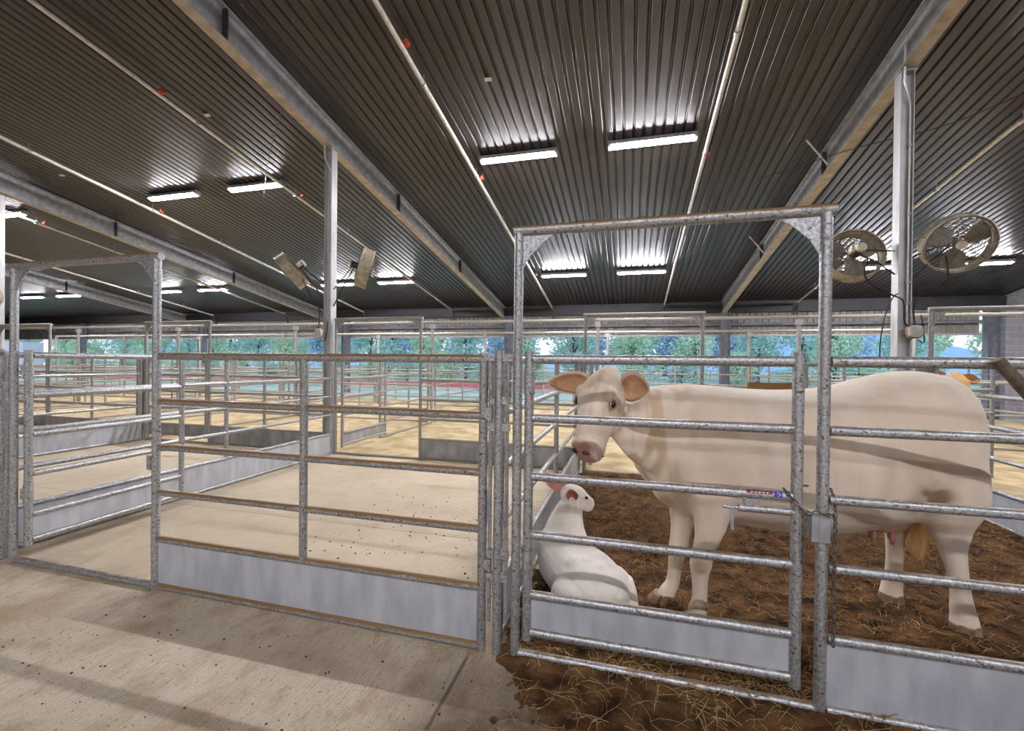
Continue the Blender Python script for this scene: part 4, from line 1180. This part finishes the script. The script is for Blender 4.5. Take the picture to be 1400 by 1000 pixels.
finish_animal('body', bm, .016, tan, TANCOAT, lambda p: (sm(.44, .46, (p - p2).dot(a2)) if (p - p2).length < .6 else 0, 0, 1 - sm(.05, .07, p.z), .4 * sm(0, .5, noise.noise(p * 5))), 4)
for q in (1, -1):
    r = p2 + a2 * .05 + s2 * (q * .1) - n2 * .03; tp = r + s2 * (q * .2) - V((0, 0, .02))
    o = ear(tan, r, tp, None, (0, -1, .1), 0, TANCOAT, EARIN, W=.07)
    for oo in [o] + list(o.children): oo.data.transform(Matrix.Translation(-V(tan.location)))
    bm = NB(); ell(bm, p2 + a2 * .165 + s2 * (q * .118) + n2 * .045, a2 * .022, s2 * .016, n2 * .02, 2); o = mesh_obj('eye', bm, EYEM, tan); o.data.transform(Matrix.Translation(-V(tan.location)))

tan.location = (4.95, 8.42, 0)
# ------------------------------------------------------------------ outdoors
GRASS = surf('grass_ground', (.30, .40, .33), (.52, .62, .52), .6, .95, 0, .4, 6, world=True)
bm = NB(); box(bm, (-130, 16.8, -.3), (110, 190, -.03))
tag(mesh_obj('grass_ground', bm, GRASS, None, 0), 'green grass field outside beyond the eave', 'ground', kind='structure')
bm = NB(); prism(bm, [(25.5, -.05), (28.6, -.05), (28.3, .10), (25.9, .10)], -46, 2, 'x')
tag(mesh_obj('clay_strip', bm, surf('red_clay', (.52, .10, .10), (.62, .17, .15), 2, .9), None, 0), 'long red clay strip across the grass outside', 'track')
LEAF = [surf('leaf_teal', (.40, .62, .56), (.66, .86, .78), 1.5, .8, world=True), surf('leaf_green', (.50, .70, .50), (.76, .92, .72), 1.5, .8, world=True), surf('leaf_haze_blue', (.40, .58, .74), (.58, .76, .88), 1.5, .8, world=True)]  # teal and blue leaf tints stand in for distance haze
BARK = surf('bark', (.10, .08, .06), (.20, .16, .12), 8, .9)
def make_tree(mat, seed, tall=False):
    rnd = random.Random(seed)
    t = thing('tree')
    bm = NB()
    H = 6.0
    tube(bm, [(0, 0, 0), (.08, .03, 1.2), (-.05, .0, 2.6), (.02, 0, 4.4)], [.16, .13, .10, .04], 8)
    lobes = []
    for k in range(17):
        a = rnd.uniform(0, 2*PI); z = rnd.uniform(.55, 5.2); rr = (1.15 if not tall else .75) * (.35 + .65 * math.sin(PI * min(.95, z / 6.2))) * rnd.uniform(.5, 1.15)
        c = V((math.cos(a) * rr, math.sin(a) * rr, z)); lobes.append((c, rnd.uniform(.7, 1.15)))
        tube(bm, [(0, 0, max(.8, z - 1.2)), c * .6 + V((0, 0, z * .35)), c], [.05, .03, .015], 5)
    mesh_obj('trunk', bm, BARK, t)
    bm = NB()
    for c, r in lobes:
        for _ in range(230):
            d = V((rnd.gauss(0, 1), rnd.gauss(0, 1), rnd.gauss(0, .85))).normalized() * r * rnd.uniform(.55, 1.0)
            p = c + d; s = rnd.uniform(.07, .16)
            u = V((rnd.gauss(0, 1), rnd.gauss(0, 1), rnd.gauss(0, 1))).normalized(); w = u.cross(V((rnd.gauss(0, 1), rnd.gauss(0, 1), rnd.gauss(0, 1)))).normalized()
            bm.faces.new([bm.verts.new(q) for q in (p - u * s, p + w * s * .5, p + u * s, p - w * s * .5)])
    mesh_obj('foliage', bm, mat, t, 0)
    return t
rt = random.Random(3)
tcount = 0
TREES = []
for i in range(24):
    TREES.append((-78 + i * 4.6, 35.5 + 1.2 * (i % 2), rt.uniform(.85, 1.0), [0, 1, 0, 1, 1, 0, 1][i % 7]))
for i in range(15):
    TREES.append((-80 + i * 7.4, 46 + 2.0 * (i % 2), rt.uniform(1.45, 1.75), [2, 0, 1][i % 3]))
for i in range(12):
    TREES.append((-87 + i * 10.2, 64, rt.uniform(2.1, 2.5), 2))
kinds = ['teal green leafy tree', 'light green leafy tree', 'haze-tinted distant leafy tree']
TREES.sort(key=lambda a: a[0] / a[1])
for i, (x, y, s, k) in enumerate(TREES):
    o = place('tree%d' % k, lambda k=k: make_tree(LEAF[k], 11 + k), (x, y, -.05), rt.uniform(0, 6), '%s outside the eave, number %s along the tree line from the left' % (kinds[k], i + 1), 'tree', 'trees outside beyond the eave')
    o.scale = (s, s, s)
# low shrubs in front of the tree line
for i in range(30):
    k = i % 2
    o = place('shrub%d' % k, lambda k=k: make_tree(LEAF[k], 41 + k), (-70.3 + i * 3.35, 29.8, -.05), rt.uniform(0, 6), ['teal', 'light green'][k] + ' bushy shrub in the low hedge outside, number %d from the left' % (i + 1), 'shrub', 'shrubs of the low hedge outside')
    o.name = 'shrub'; o.location.y = 31.0; o.scale = (.82, .6, .30 + .06 * (i % 3))
# hills
bm = NB()
def hz(x, y): return max(0, 11.5 * math.exp(-((x - 60) / 38) ** 2) + 3.0 * math.exp(-((x + 60) / 60) ** 2) + 1.5 * noise.noise(V((x * .06, y * .05, 2)))) * math.exp(-((y - 150) / 26) ** 2)
hv = [[bm.verts.new((-130 + i * 4, 95 + j * 5, hz(-130 + i * 4, 95 + j * 5) - .2)) for i in range(61)] for j in range(19)]
for j in range(18):
    for i in range(60): bm.faces.new((hv[j][i], hv[j][i+1], hv[j+1][i+1], hv[j+1][i]))
tag(mesh_obj('wooded_hill', bm, surf('hill_haze_blue', (.30, .48, .72), (.42, .60, .82), .3, .95, world=True)), 'wooded hill tinted blue for haze on the horizon outside', 'hill', kind='structure')  # distance haze is put into the blue base colour
# white trailer outside at the far left
t = thing('trailer', (-50.4, 25.5, -.05), .35, 'white box trailer parked outside at the far left', 'trailer')
bm = NB(); box(bm, (-1.0, -.9, .55), (1.0, .9, 2.9)); mesh_obj('box_body', bm, surf('white_trailer', (.62, .62, .70), (.72, .72, .80), 2, .5), t, 0)
bm = NB(); box(bm, (-1.06, -.92, .45), (1.06, .92, .56)); mesh_obj('chassis', bm, DARKM, t, 0)
for x in (-.5, .4):
    bm = NB(); pipe(bm, (x, -.93, .32), (x, .93, .32), .37, 18); mesh_obj('wheel', bm, RUBBER, t)

# ------------------------------------------------------------------ sky and colour management
w = bpy.data.worlds.new('sky'); bpy.context.scene.world = w; w.use_nodes = True
nt = w.node_tree; bg = nt.nodes['Background']
tc = nt.nodes.new('ShaderNodeTexCoord'); sp = nt.nodes.new('ShaderNodeSeparateXYZ'); nt.links.new(tc.outputs['Generated'], sp.inputs[0])
cr = nt.nodes.new('ShaderNodeValToRGB'); e = cr.color_ramp.elements
e[0].position = 0.0; e[0].color = (.88, .92, 1.0, 1); e[1].position = .6; e[1].color = (.55, .74, 1.0, 1)
nt.links.new(sp.outputs['Z'], cr.inputs[0]); nt.links.new(cr.outputs[0], bg.inputs['Color'])
bg.inputs['Strength'].default_value = .95

vs = bpy.context.scene.view_settings
vs.view_transform = 'Standard'; vs.look = 'None'; vs.gamma = 1.0; vs.use_curve_mapping = False
vs.exposure = 0.56
